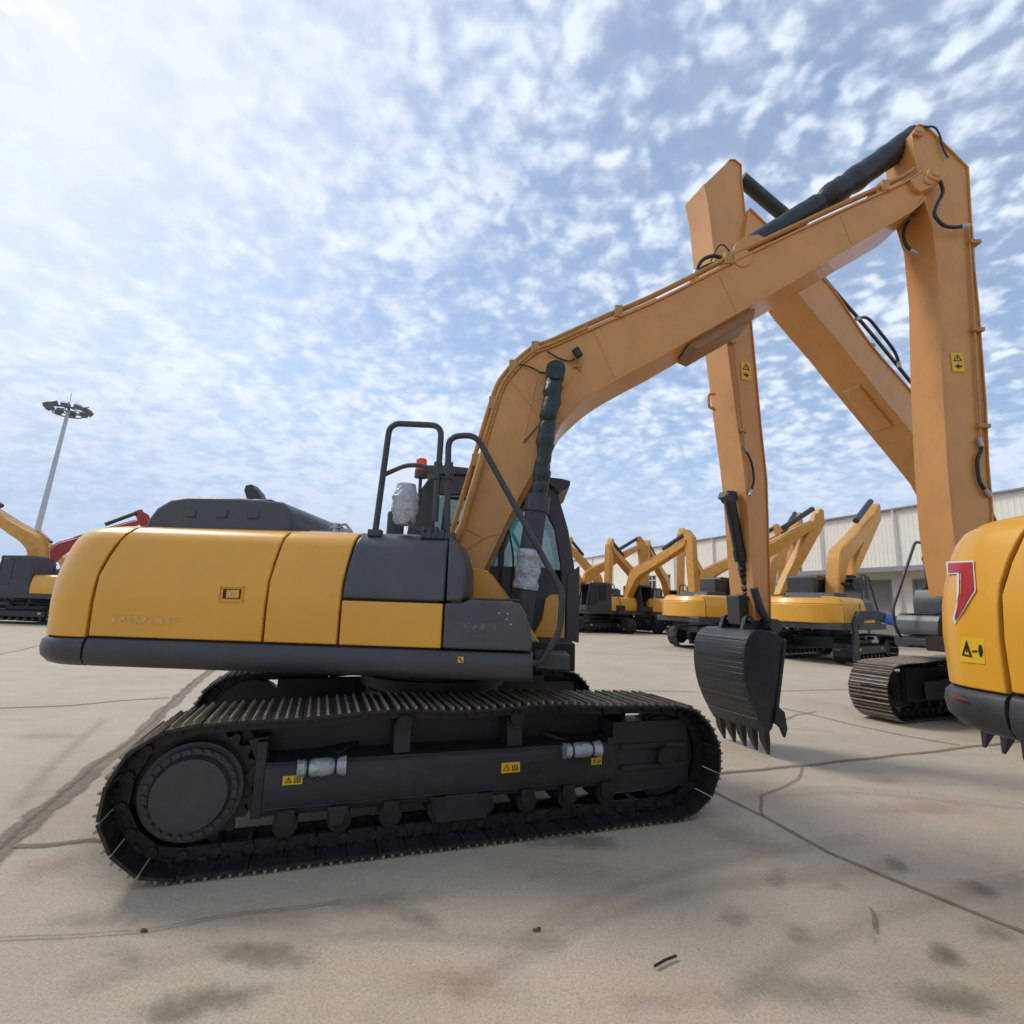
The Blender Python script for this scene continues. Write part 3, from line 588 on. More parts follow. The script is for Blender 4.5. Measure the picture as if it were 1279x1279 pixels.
hose([(1155, 158), (1167, 158), (1174, 168), (1178, 184), (1184, 196)], -.22, .009)
hose([(868, 345), (876, 326), (890, 319), (905, 321), (917, 314)], -.18, .02)
hose([(866, 350), (878, 334), (900, 326), (912, 320)], -.12, .02)
hose([(888, 326), (897, 308), (905, 306), (915, 318)], -.1, .008)
hose([(650, 454), (664, 458), (676, 464), (690, 465)], -.28, .008)
hose([(684, 438), (700, 447), (712, 450), (718, 447)], -.28, .008)
hose([(1223, 548), (1226, 560), (1221, 575), (1224, 600), (1236, 618)], -.22, .017)
for k in (0, 1):
    hose([(1210+k*4, 282), (1213+k*4, 330), (1218+k*3.5, 420), (1224+k*3, 520), (1225+k*3, 550)], -.215+.03*k, .011, PIP, name='hydraulic_pipe')
m = MB()
for a, b in ((1215, 303), (1219, 412), (1226, 532)): p = MFR.at(a, b, -.2); m.box(p[0]-.05, p[0]+.06, -.24, -.13, p[1]-.02, p[1]+.02)
m.pieces('pipe_clamp', PIP, root, bevel=.004)
# work lamp on the boom and lifting rod, thin lines on the side plate
p = MFR.at(719, 442, -.27); m = MB(); m.cyl((p[0]-.01, -.33, p[1]+.03), (p[0]+.04, -.33, p[1]-.05), .04, 14); wl = m.build('work_lamp', BLK, root, smooth=True, bevel=.006)
m = MB(); m.tube([(p[0]+.03, -.30, p[1]-.05), (p[0]+.03, -.27, p[1]-.13), (p[0]+.06, -.27, p[1]-.17)], .012, 6); m.box(p[0]-.01, p[0]+.06, -.275, -.25, p[1]-.13, p[1]-.09); m.build('lamp_bracket', PIP, wl)
m = MB(); a, b = MFR.at(654, 552, Yb-.012), MFR.at(677, 526, Yb-.012); m.tube([(a[0], -.268, a[1]), (b[0], -.268, b[1])], .007, 6); m.build('lift_rod', mat('rod_brown', (.12, .06, .03), .5), root)
m = MB()
for (p0, p1) in (((673, 465), (654, 552)), ((571, 694), (604, 672)), ((604, 672), (625, 665)), ((574, 668), (581, 700)), ((575, 655), (606, 672))):
    a, b = MFR.at(*p0, Yb), MFR.at(*p1, Yb); m.tube([(a[0], -.2505, a[1]), (b[0], -.2505, b[1])], .006, 6)
m.pieces('weld_bead', ARM, root)
m = MB()
for (p0, p1) in (((898, 341), (921, 391)), ((742, 412), (768, 470)), ((640, 476), (690, 540)), ((1050, 268), (1063, 302))):
    a, b = MFR.at(*p0, Yb), MFR.at(*p1, Yb); m.tube([(a[0], -.2495, a[1]), (b[0], -.2495, b[1])], .008, 6)
m.pieces('weld_bead', ARM, root)
for (px, py, rr) in ((694, 466, .17), (928, 322, .10)):
    a = MFR.at(px, py, Yb); m = MB(); m.cyl((a[0], -.262, a[1]), (a[0], .262, a[1]), rr, 28); m.build('pin_boss', ARM, root, bevel=.008)
for (px, py, rr) in ((1147, 165, .055), (1158, 228, .085)):
    a = MFR.at(px, py, Ys); m = MB(); m.cyl((a[0], -.335 if rr > .06 else -.225, a[1]), (a[0], .225, a[1]), rr, 20); m.cyl((a[0], -.345 if rr > .06 else -.235, a[1]), (a[0], 0, a[1]), rr*.55, 14); m.build('pin_boss', ARM, root, bevel=.006)
MAIN_UP, MAIN_LO, MAIN_TIP = UPC, LOC, tip

# ---- 2: machine behind on the right, facing left
root2 = empty('excavator', (M2.c.x, M2.c.y, 0), M2.yaw)
tag(root2, 'excavator facing left on the right, its black bucket hanging beside the middle machine', 'excavator')
make_under(root2, 3.567-3.460, stickers=False); make_upper(root2, hi=False)
Y2 = .25
up2 = M2.many([(936, 262), (965, 290), (1013.8, 337), (1039.8, 380-17), (1084, 428), (1128.7, 480), (1168, 527)], Y2)
lo2 = M2.many([(930, 300), (960, 322), (988.7, 355), (1007, 380), (1050, 431), (1089, 480), (1172.7, 583)], Y2)
t2 = M2.at(938, 284, Y2)
print('M2 up', [(round(a, 2), round(b, 2)) for a, b in up2]); print('M2 lo', [(round(a, 2), round(b, 2)) for a, b in lo2]); print('tip2', t2)
bx, bz = lo2[-1]; ux, uz = up2[-1]
up2 += [(ux-.45, uz-.42), (max(.55, ux-.95), uz-1.1), (.12, 1.75)]; lo2 += [(bx-.2, bz-.22), (max(.7, bx-.55), bz-.75), (.45, 1.72)]
U2 = smooth_chain(list(reversed(up2)), 3); L2 = smooth_chain(list(reversed(lo2)), 3)
box_beam(root2, 'boom', U2, L2, .25, ARM)
m = MB(); mid = M2.at(1075, 500, Y2); e2 = M2.at(1120, 540, Y2); 
hi2 = M2.many([(926, 224), (930, 262), (936, 300), (934, 350), (938, 399), (950.7, 536), (957.6, 600), (961.7, 737)], .2)
lw2 = M2.many([(880, 231), (886, 260), (892, 313), (899, 370), (907, 420), (913, 465), (920, 520), (928, 575), (933, 620), (939, 700), (943, 745)], .2)
top2 = M2.many([(911.6, 200.6), (918, 200.6), (926, 207)], .2)
e = M2.at(962, 776, .2); e1 = M2.at(944, 776, .2)
box_beam(root2, 'stick', list(reversed(hi2 + [e])) + list(reversed(top2)), list(reversed(lw2 + [e1])), .19, ARM, t=.012)
a, b = M2.at(911, 622, .05), M2.at(936, 748, .05)
hydraulic(root2, a, b, .05, .072, 'bucket_cylinder', rod=.62, mt=BKT, wrapm=BLK)
p = a; m = MB(); m.prism([(p[0]-.10, p[1]+.08), (p[0]+.06, p[1]+.08), (p[0]+.09, p[1]-.0), (p[0]-.02, p[1]-.05)], -.06, .10); m.build('cylinder_bracket', DRK, root2, bevel=.005)
h2 = M2.at(945, 776, .0)
lk = M2.at(936, 755, .2); m = MB(); m.prism([(lk[0]-.06, lk[1]+.12), (lk[0]+.08, lk[1]+.10), (h2[0]+.34, h2[1]-.05), (h2[0]+.16, h2[1]-.1)], -.11, .11)
m.build('bucket_link', DRK, root2, bevel=.008)
g0, g1 = M2.at(941, 735, .25), M2.at(963, 782, .25); m = MB(); m.tube([(g0[0], .26, g0[1]), ((g0[0]+g1[0])/2+.03, .26, (g0[1]+g1[1])/2-.03), (g1[0], .26, g1[1])], .05, 10); m.cyl((g1[0], .2, g1[1]), (g1[0], .34, g1[1]), .085, 16); m.build('guide_link', DRK, root2, smooth=True)
SB = (h2[1]-.03)/1.60; print('bucket2', h2, SB); make_bucket(root2, h2, .02, .94*SB, SB)
a, b = M2.at(926, 224, 0), M2.at(1000, 318, 0); m = MB(); m.cyl((a[0], 0, a[1]), (b[0]-.4, 0, b[1]+.25), .10, 16); m.build('arm_cylinder', WRP, root2, smooth=True)
hose([(1002, 316), (1034, 354), (1078, 405), (1112, 446), (1142, 483), (1172, 516)], .22, .022, BLK, M2, root2)
hose([(1006, 319), (1038, 357), (1082, 408), (1116, 449), (1146, 486), (1176, 519)], .10, .02, PIP, M2, root2, 'hydraulic_pipe')
hose([(1070, 399), (1084, 398), (1100, 416), (1118, 440), (1124, 458)], .26, .022, BLK, M2, root2)
hose([(930, 559), (939, 578), (942, 600), (937, 618)], .23, .014, BLK, M2, root2)
hose([(914, 395), (916, 430), (922, 480), (928, 540), (931, 560)], .225, .01, PIP, M2, root2, 'hydraulic_pipe')
m = MB()
for a, b in ((914, 428), (927, 539), (1067, 410), (1088, 432)): p = M2.at(a, b, .2); m.box(p[0]-.05, p[0]+.05, .10, .24, p[1]-.02, p[1]+.02)
m.pieces('pipe_clamp', PIP, root2)
q = [M2.at(938, 454, .2), M2.at(927, 474, .2)]; label_plate(root2, ((min(q[0][0], q[1][0]), min(q[0][1], q[1][1])), (max(q[0][0], q[1][0]), max(q[0][1], q[1][1]))), .197, 1)
p = M2.at(900, 500, .1); m = MB(); m.tube(fillet([(p[0], .0, p[1]+.12), (p[0]+.1, .0, p[1]+.1), (p[0]+.1, .0, p[1]-.08), (p[0], .0, p[1]-.1)], .04), .02, 8); m.build('lifting_eye', ARM, root2)
q0, q1 = Vector(M2.at(1083, 473, Y2)), Vector(M2.at(1130, 531, Y2)); dd = (q1-q0).normalized(); nn = Vector((dd.y, -dd.x)); nn = nn if nn.y < 0 else -nn
m = MB(); m.prism([tuple(q0-nn*.02), tuple(q0+nn*.05+dd*.06), tuple(q1+nn*.05-dd*.06), tuple(q1-nn*.02)], -.16, .12); m.build('cylinder_saddle', ARM, root2, bevel=.01)

# ---- 3: the near machine on the right edge: only its counterweight enters the frame
def mark3(cw, lb):
    def on(pts, z_off=0): pass
root3 = empty('excavator', (3.82, .31, 0), radians(-84))
tag(root3, 'closest excavator cut off by the right edge, showing its yellow counterweight with red emblem', 'excavator')
make_under(root3, radians(130), stickers=False); make_upper(root3, hi=True)
F3 = Frame(3.82, .31, radians(-84))
def world3(px, py, off=.006):
    """photo point -> point on the counterweight's side (plane or rear corner cylinder)"""
    o, d = ray(px, py); c = F3.c; best = None; X, Nn = F3.X, F3.N
    ox, oy = (o-c).dot(X), (o-c).dot(Nn); dx, dy = d.dot(X), d.dot(Nn)
    ins = 0.0
    for _ in range(4):
        hw = YU+off-ins; t = (-hw-oy)/dy; z_ = o.z+d.z*t
        lv = [(1.3, 0), (1.70, .0), (1.80, .012), (1.90, .03), (1.98, .048), (2.03, .064)]
        ins = 0.0
        for (za, ia), (zb, ib) in zip(lv, lv[1:]):
            if za <= z_ <= zb: ins = ia+(ib-ia)*(z_-za)/(zb-za)
    hw = YU+off-ins; rc = .38+off; cx, cy = -2.84+.95*ins+.38, -YU+ins+.38
    t = (-hw-oy)/dy; x = ox+dx*t
    if x >= cx: return Vector((x, -hw, o.z+d.z*t))
    a = dx*dx+dy*dy; bb = 2*((ox-cx)*dx+(oy-cy)*dy); cc = (ox-cx)**2+(oy-cy)**2-rc*rc; D = bb*bb-4*a*cc
    t = (-bb-math.sqrt(max(D, 0)))/(2*a); return Vector((ox+dx*t, oy+dy*t, o.z+d.z*t))
def decal3(name, poly, m_, off, parent=root3, n=8):
    """thin curved plate: triangulated grid inside the polygon"""
    import bmesh
    xs = [p[0] for p in poly]; ys = [p[1] for p in poly]; bm = bmesh.new(); vs = [bm.verts.new((x, y, 0)) for x, y in poly]; bm.faces.new(vs)
    for k in range(1, 14): x = min(xs)+(max(xs)-min(xs))*k/14; bmesh.ops.bisect_plane(bm, geom=bm.verts[:]+bm.edges[:]+bm.faces[:], plane_co=(x, 0, 0), plane_no=(1, 0, 0))
    mm = MB(); bm.verts.index_update(); mm.add([world3(v.co.x, v.co.y, off) for v in bm.verts], [[v.index for v in f.verts] for f in bm.faces]); bm.free()
    o = mm.build(name, m_, parent); so = o.modifiers.new('s', 'SOLIDIFY'); so.thickness = .002; so.offset = 0; return o
decal3('emblem_border', [(1182, 702), (1216.5, 700.5), (1219.5, 738), (1193, 781), (1190.5, 772), (1198, 741), (1198, 717), (1184, 718)], WHT, .006)
decal3('emblem', [(1184.5, 704), (1214.5, 702.5), (1217, 737), (1194, 776), (1193, 771), (1201, 741), (1200.5, 714.5), (1185, 716)], RED, .009)
so = decal3('warning_sticker', [(1199, 796), (1229, 797.5), (1231, 830), (1200, 827)], STK, .005)
for tq in ([(1202, 819), (1207.5, 800), (1208.6, 803), (1204, 817.5)], [(1207.5, 800), (1214.5, 821), (1212, 820.5), (1207, 805)], [(1202, 819), (1204, 817), (1212, 819.3), (1214.5, 821.5)], [(1207, 808), (1208.4, 808), (1208.4, 815), (1207.2, 815)]):
    so2 = decal3('pictogram', tq, INK, .008); so2.parent = so
so2 = decal3('pictogram', [(1223, 806), (1226, 806), (1228, 814), (1226.5, 821), (1224.5, 821), (1222.5, 813)], INK, .008); so2.parent = so
so2 = decal3('pictogram', [(1214.5, 813), (1221, 813), (1221, 815), (1214.5, 815)], INK, .008); so2.parent = so
decal3('reflector', [(1188, 866), (1206, 873), (1211, 877), (1190, 872)], mat('reflector_red', (.25, .05, .035), .35), .030)
# near machine's arm (leads out of the frame)
m = MB()
UPL = [(p[0], p[1]) for p in MAIN_UP]; LOL = [(p[0], p[1]) for p in MAIN_LO]
box_beam(root3, 'boom', UPL, LOL, .25, ARM)
box_beam(root3, 'stick', [(5.1, 6.8), (5.3, 6.1), (5.2, 3.4), (5.05, 1.9)], [(4.75, 6.6), (4.75, 5.9), (4.75, 3.2), (4.85, 1.9)], .19, ARM)
make_bucket(root3, (5.0, 1.86), -.04, 1.05, .9, hi=False)

# ================================================================ parked excavators in the background
G = 'excavators parked in the background rows'
def arm_mesh(kind):
    """boom, stick and bucket meshes in their own pivot frames, foot / tip at the origin"""
    if kind == 'boom':
        f = (.32, 1.80); m = MB(); u = [(x-f[0], z-f[1]) for x, z in MAIN_UP[::2]]; l = [(x-f[0], z-f[1]) for x, z in MAIN_LO[::2]]
        m.prism(u + list(reversed(l)), -.25, .25); m.tube([(x-f[0], -.2, z-f[1]) for x, z in offset_chain(MAIN_UP, .06)[6:-4:2]], .03, 6); return m
    if kind == 'stick':
        m = MB(); m.prism([(-.18, .66), (.02, .72), (.42, .22), (.40, -.5), (.26, -3.3), (.12, -4.25), (-.06, -4.25), (-.16, -3.2), (-.14, -.2)], -.18, .18); return m
    if kind == 'cyl':
        m = MB(); m.cyl((2.65, 0, 3.70), (4.45, 0, 4.85), .12, 12); return m
TIPV = Vector((MAIN_TIP[0]-.32, 0, MAIN_TIP[1]-1.80))
def bg_proto(name, body=YEL, arm=GLD):
    r = empty(name, (0, 0, 0))
    m = MB()
    for s in (-1, 1):
        path, pitch = track_path(44)
        for (x, z), a in path:
            M = Matrix.Translation((x, s*GA, z)) @ Matrix.Rotation(-a, 4, 'Y'); h = pitch/2
            m.box(-h*.97, h*.97, -SHW/2, SHW/2, -.014, .01, M); m.box(-.02, .02, -SHW/2, SHW/2, -.04, -.01, M)
        t = m.build('crawler_track', TRK, r); m = MB()
    for s in (-1, 1):
        m = MB(); m.prismx([(s*(GA-.2), .28), (s*(GA+.14), .30), (s*(GA+.14), .55), (s*(GA+.05), .60), (s*(GA-.2), .62)], -1.3, 1.4); m.cyl((-1.7, s*(GA-.1), .455), (-1.7, s*(GA+.18), .455), .29, 24); m.cyl((1.7, s*(GA-.1), .455), (1.7, s*(GA+.1), .455), .31, 24)
        for k in range(7): m.cyl((-1.1+k*.36, s*(GA-.12), .2), (-1.1+k*.36, s*(GA+.13), .2), .075, 10)
        for k in (-.4, .4): m.cyl((k, s*GA-.1, .8), (k, s*GA+.1, .8), .05, 10)
        m.build('side_frame', CHS, r, bevel=.01)
        k = MB(); k.box(-1.1, -.95, s*(GA+.14), s*(GA+.147), .42, .50); k.box(.9, 1.02, s*(GA+.14), s*(GA+.147), .42, .50); k.build('warning_sticker', STK, r)
    m = MB(); m.box(-.9, .9, -.95, .95, .42, .80); m.cyl((0, 0, .8), (0, 0, 1.14), .6, 24); m.build('centre_frame', CHS, r)
    m = MB(); pr = [(-2.84, -.5), (-2.84, .5), (-2.62, 1.05), (-2.34, YU), (-2.34, -YU), (-2.62, -1.05)]
    for z0, z1, i0, i1 in ((1.30, 1.9, 0, .0), (1.9, 2.1, .0, .22)):
        a = [((x+i0*(.6 if x < -2.4 else 0)), y*(1-i0*.4), z0) for x, y in pr]; b = [((x+i1*(.6 if x < -2.4 else 0)), y*(1-i1*.4), z1) for x, y in pr]
        m.add(a+b, [tuple(range(6)), tuple(range(11, 5, -1))] + [(k, (k+1) % 6, (k+1) % 6+6, k+6) for k in range(6)])
    m.build('counterweight', body, r, bevel=.03)
    m = MB(); m.prismx(side_sec(.62, 1.315, 2.2, -1), -2.30, .26); m.prismx(side_sec(.62, 1.315, 2.2, 1), -2.30, -.45); m.box(-2.3, -.5, -.63, .63, 1.3, 2.11); m.build('bodywork', body, r, bevel=.02)
    k = MB(); k.prismx(side_sec(.62, 1.63, 2.2, -1, .004), -.48, .265); k.build('tank_cover', GRY, r)
    k = MB(); k.box(-1.03, -1.01, -YU-.012, -YU+.01, 1.32, 1.95); k.build('panel_gap', SEAM, r)
    m = MB(); m.prismx([(-YU-.02, 1.10), (-YU-.02, 1.30), (YU+.02, 1.30), (YU+.02, 1.10)], -2.7, 1.25); m.box(.27, .9, -YU, -.6, 1.3, 1.65); m.prism([(-1.99, 2.10), (-1.9, 2.29), (-1.0, 2.30), (-.93, 2.1)], -.9, .7); m.build('skirt', DRK, r, bevel=.02)
    m = MB(); m.box(-.44, -.34, .35, 1.3, 1.3, 2.9); m.prism([(-.24, 2.80), (-.10, 2.985), (1.10, 2.96), (1.2, 2.84)], .33, 1.32); m.prism([(-.4, 1.3), (-.4, 1.9), (.6, 1.9), (.7, 1.6), (1.36, 1.6), (1.36, 1.3)], .35, 1.3)
    for yy in (.35, 1.25):
        m.box(-.4, -.05, yy, yy+.05, 1.9, 2.9); m.box(.55, .62, yy, yy+.05, 1.6, 2.9); m.prism([(1.07, 2.85), (1.14, 2.85), (1.36, 1.75), (1.36, 1.6), (1.28, 1.6)], yy, yy+.05)
    cb = m.build('cab', DRK, r, bevel=.01)
    k = MB(); k.box(-.05, 1.12, .37, .38, 1.62, 2.82); k.box(-.05, 1.12, 1.27, 1.28, 1.62, 2.82); k.pieces('window', DGL, cb)
    m = MB(); m.tube(fillet([(.23, -1.15, 2.1), (.2, -1.15, 2.93), (.42, -1.15, 2.95), (1.12, -1.15, 1.74), (.9, -1.15, 1.3)], .1), .03, 6); m.tube(fillet([(-.3, -1.15, 2.1), (-.27, -1.15, 2.98), (.12, -1.15, 2.98), (.12, -1.15, 2.2)], .1), .03, 6); m.build('handrail', DRK, r)
    o = arm_mesh('boom').build('boom', arm, r, bevel=.012); c = arm_mesh('cyl').build('arm_cylinder', DRK, o)
    o2 = arm_mesh('stick').build('stick', arm, r, bevel=.012)
    b = make_bucket(r, (0, 0), 0, 1.05, .95, hi=False)
    return r
def pose(r, loc, head, al, be, ga):
    """al boom, be stick, ga bucket: rotations in the machine's vertical plane"""
    r.location = (loc[0], loc[1], 0); r.rotation_euler.z = head
    foot = Vector((.32, 0, 1.80)); ca, sa = cos(al), sin(al); t = foot + Vector((ca*TIPV.x-sa*TIPV.z, 0, sa*TIPV.x+ca*TIPV.z))
    hx, hz = .03, -4.2; cbt, sbt = cos(be), sin(be); h = t + Vector((cbt*hx-sbt*hz, 0, sbt*hx+cbt*hz))
    for c in r.children:
        n = c.name.split('.')[0]
        if n == 'boom': c.location = foot; c.rotation_euler = (0, -al, 0)
        elif n == 'stick': c.location = t; c.rotation_euler = (0, -be, 0)
        elif n.startswith('bucket') or n == 'side_cutter': c.location = h; c.rotation_euler = (0, -ga, 0)
def dup(r):
    q = r.copy(); C.objects.link(q)
    for ch in r.children:
        c = ch.copy(); C.objects.link(c); c.parent = q
        for g in ch.children: d = g.copy(); C.objects.link(d); d.parent = c
    return q
proto = bg_proto('parked_excavator')
def at_px(px, depth): return (px-640)/F_PX*depth, depth
BG = [  # px, depth, heading, boom, stick, bucket, label
 (806, 40.0, 232, -.13, .10, .2, 'parked excavator before the warehouse windows whose raised boom leans left across its neighbour'),
 (781, 34.0, -62, -.17, .08, .0, 'parked excavator with its peaked boom rising right in front of the warehouse windows'),
 (744, 33.5, 205, -.35, .25, .3, 'parked excavator right beside the middle machine with its low boom facing left'),
 (757, 44.0, 226, .0, .3, .2, "farthest parked excavator, its boom slanting up left beside the middle machine's cab"),
 (866, 33.0, -42, -.06, .04, .1, 'parked excavator with a single peaked boom just left of the hanging bucket cylinder'),
 (912, 22.5, 20, -.06, -.62, -1.4, 'parked excavator half hidden behind the hanging bucket, its crawler end showing at the left'),
 (955, 26.5, 40, .10, -.45, -1.4, 'parked excavator hidden behind the hanging stick with the tallest peaked boom of the rear group'),
 (1036, 19.5, 38, -.04, -.85, -1.5, 'parked excavator in front of the grey roller doors, just right of the hanging bucket'),
 (72, 25.0, 176, -.04, -.1, .0, 'parked excavator at the left edge with its orange boom rising out of the frame'),
 (838, 43.0, 236, -.06, .12, .2, 'distant parked excavator mostly hidden behind the one whose boom crosses the warehouse windows'),
 (884, 38.5, -128, .02, .1, .2, 'distant parked excavator left of the hanging stick, its boom pointing towards the viewer'),
 (722, 37.0, 15, -.02, .1, .2, "parked excavator hidden by the middle machine's cab, only its boom showing at the right"),
 (100, 42.0, 160, -.10, -.1, .0, 'distant parked excavator at far left peeping out beside the yellow counterweight'),
 (20, 36.0, 60, -.1, -.2, -.8, 'parked excavator cut off by the left edge behind the one with the orange boom'),
]
for i, (px, dp, hd, al, be, ga, lab) in enumerate(BG):
    o = proto if i == 0 else dup(proto); pose(o, at_px(px, dp), radians(hd), al, be, ga); tag(o, lab, 'excavator', G)
rd_ = bg_proto('red_excavator', REDP, REDP); pose(rd_, at_px(48, 29.0), radians(58), -.02, .5, .8); tag(rd_, 'red excavator far left, its thin red boom rising behind the yellow counterweight', 'excavator')

# black articulated arm with blue wrap beside the right group
ao = empty('loader_arm', (*at_px(1070, 17.0), 0)); tag(ao, 'black jointed machine arm with a blue wrapped band beside the parked excavators', 'machine arm')
AF = Frame(*at_px(1070, 17.0), 0.0)
q = AF.many([(1066, 800), (1066, 776), (1074, 767), (1094, 767), (1134, 781)], 0)
m = MB(); m.box(q[0][0]-.12, q[0][0]+.22, -.3, .3, .0, .12); m.prism([(q[0][0]-.02, .1), (q[0][0]+.14, .1), (q[1][0]+.12, q[1][1]), (q[1][0]-.02, q[1][1])], -.08, .08); m.build('base', DRK, ao, bevel=.02)
m = MB(); m.prism([q[1], (q[2][0]-.08, q[2][1]+.08), (q[3][0], q[3][1]+.1), (q[4][0], q[4][1]+.10), (q[4][0], q[4][1]-.08), (q[3][0]-.05, q[3][1]-.18), (q[2][0]+.1, q[2][1]-.22), (q[1][0]+.16, q[1][1]-.22)], -.10, .10); ar = m.build('arm', DRK, ao, bevel=.02)
a, b = Vector((q[3][0], 0, q[3][1]-.04)), Vector((q[4][0], 0, q[4][1])); m = MB(); m.cyl(a.lerp(b, .22), a.lerp(b, .62), .165, 14); m.build('blue_wrap', BLU, ao, smooth=True)

# ================================================================ warehouse
P0 = ground_at(1106, 806); P0 = Vector((P0.x, P0.y, 0)); W = Vector((-.29, .957, 0)).normalized(); NW = Vector((-W.y, W.x, 0))   # NW points to the yard
wyaw = math.atan2(W.y, W.x); wh = empty('warehouse', P0, wyaw); tag(wh, 'long cream corrugated warehouse with grey roller doors behind the parked machines', 'warehouse')
WF = Frame(P0.x, P0.y, wyaw)        # local x runs away along the wall, +Y towards the yard
def wp(px, py): return WF.at(px, py, 0)
HT = wp(1170, 629)[1]; HC = wp(1130, 714)[1]; print('warehouse H', HT, 'canopy', HC, [round(wp(*k)[0], 1) for k in ((718, 697), (912, 668), (1279, 612))], [round(wp(*k)[1], 1) for k in ((718, 697), (912, 668), (1279, 612))])
X0, X1 = -17.0, 62.0
def corr(m, x0, x1, z0, z1, p=.25, d=.012, y=0):
    n = int((x1-x0)/p); vs = []; fs = []
    for i in range(n):
        x = x0 + i*p
        for dx, yy in ((0, 0), (p*.55, 0), (p*.62, d), (p*.93, d)): vs += [(x+dx, y+yy, z0), (x+dx, y+yy, z1)]
    k = len(vs)//2
    m.add(vs, [(2*i, 2*i+2, 2*i+3, 2*i+1) for i in range(k-1)]); return m
door_px = [(1050, 1078), (1081, 1116), (1145, 1181)]
drs = [(wp(b, 760)[0], wp(a, 760)[0]) for a, b in door_px]; zd = wp(1100, 727)[1]
drs.append((drs[-1][0]-6.5, drs[-1][0]-2.2)); drs.append((drs[0][1]+1.5, drs[0][1]+5.5))
wins = [(wp(838.5, 727)[0], wp(830, 727)[0]), (wp(820.5, 727)[0], wp(810, 727)[0])]; wz = (wp(825, 737)[1], wp(825, 718)[1])
xcn = wp(1000, 720)[0]; HC2 = 5.4
m = MB(); corr(m, X0, xcn, HC, HT-.12); m.build('wall', CREAM, wh)
m = MB(); corr(m, xcn, X1, HC2, HT-.12); m.build('wall', CREAM, wh)
m = MB(); cuts = sorted(drs + wins); x = X0; lowz = {}
cuts.append((xcn, xcn)); cuts.sort()
for a, b in cuts:
    top = (HC if a <= xcn else HC2)-.003
    m.box(x, a, -.2, .012, 0, (HC if (x+a)/2 < xcn else HC2)-.003)
    if b > a:
        z0, z1 = (wz if (a, b) in wins else (0, zd))
        m.box(a, b, -.2, .012, z1, top)
        if z0 > 0: m.box(a, b, -.2, .012, 0, z0)
    x = b
m.box(x, X1, -.2, .012, 0, HC2-.003); m.build('lower_wall', CREAM, wh)
m = MB(); m.box(X0, X1, -26, -.01, HT-.12, HT); m.box(X0, X0+.2, -26, -.2, 0, HT-.1); m.box(X1-.2, X1, -26, -.2, 0, HT-.1); m.box(X0, X1, -26.2, -26, 0, HT); m.build('roof_and_rear_walls', CREAM, wh)
m = MB(); m.box(X0, X1, -.05, .22, HT-.02, HT+.07); m.build('gutter', TRIM, wh, bevel=.01)
xc = xcn
m = MB(); m.box(X0, xc, .04, 1.2, HC, HC+.12); m.box(X0, xc, 1.15, 1.22, HC-.08, HC+.18); m.build('canopy', TRIM, wh)
for a, b in drs:
    f = MB(); f.box(a-.05, a+.05, -.05, .06, 0, zd); f.box(b-.05, b+.05, -.05, .06, 0, zd); f.box(a-.05, b+.05, -.05, .06, zd, zd+.1); fo = f.build('roller_door', TRIM, wh)
    f = MB(); n = int(zd/.12)
    for i in range(n): z = zd*i/n; f.box(a+.05, b-.05, -.10, -.07+.0*(i % 2), z+.008, z+zd/n-.008)
    f.box(a+.05, b-.05, -.13, -.095, 0, zd); f.build('shutter', SHUT, fo)
for a, b in wins:
    f = MB(); c_ = (a+b)/2; zm = (wz[0]+wz[1])/2+.15
    for (p0, p1, r0, r1) in ((a, b, wz[0], wz[0]+.08), (a, b, wz[1]-.08, wz[1]), (a, a+.08, wz[0], wz[1]), (b-.08, b, wz[0], wz[1]), (c_-.04, c_+.04, wz[0], wz[1]), (a, b, zm, zm+.07)): f.box(p0, p1, -.06, .03, r0, r1)
    fo = f.build('window', WHT, wh); f = MB(); f.box(a, b, -.10, -.08, wz[0], wz[1]); f.build('pane', DGL, fo)
for px in (1123, 1029, 960, 893, 844, 803, 766, 741):
    x = wp(px, 700)[0]; m = MB(); m.cyl((x, .12, .1), (x, .12, HT-.25), .07, 8); m.tube([(x, .12, HT-.27), (x, .16, HT-.02)], .07, 8); m.build('downpipe', WHT, wh)
x = wp(1279, 700)[0]-1; m = MB(); m.cyl((x, .12, .1), (x, .12, HT-.2), .07, 8); m.build('downpipe', WHT, wh)

# ================================================================ high mast lamp
LD = 56.0; bx_ = (45-640)/F_PX*LD
def pt_at(px, py, y): o, d = ray(px, py); return o + d*((y-o.y)/d.y)
tp = pt_at(86, 513, LD); bt = pt_at(46, 668, LD); dv = (tp-bt); base = bt - dv*(bt.z/dv.z)
LMPD = mat('lamp_grey', (.13, .14, .16), .5, var=.1)
lm = empty('mast_lamp', (base.x, base.y, 0)); tag(lm, 'tall pale high mast floodlight with a ring of lamps on the left horizon', 'lamp')
T_ = tp-base; m = MB(); m.cyl((0, 0, 0), T_, .34, 16, r2=.17); m.build('mast', LAMPM, lm, smooth=True)
print('lamp h', T_, base)
m = MB(); R0 = 1.6
for zz, rr in ((0, R0), (-.45, R0*.82)): m.tube([T_ + Vector((cos(t*pi/12)*rr, sin(t*pi/12)*rr, zz)) for t in range(25)], .07, 6)
for k in range(6): t = k*pi/3; m.tube([T_+Vector((0, 0, .35)), T_+Vector((cos(t)*R0, sin(t)*R0, 0))], .05, 5); m.tube([T_+Vector((cos(t)*R0, sin(t)*R0, 0)), T_+Vector((cos(t)*R0*.82, sin(t)*R0*.82, -.45))], .04, 5)
m.cyl(T_, T_+Vector((0, 0, .7)), .12, 8); m.cyl(T_+Vector((0, 0, .7)), T_+Vector((0, 0, 2.0)), .025, 6)
m.build('lamp_ring', LMPD, lm)
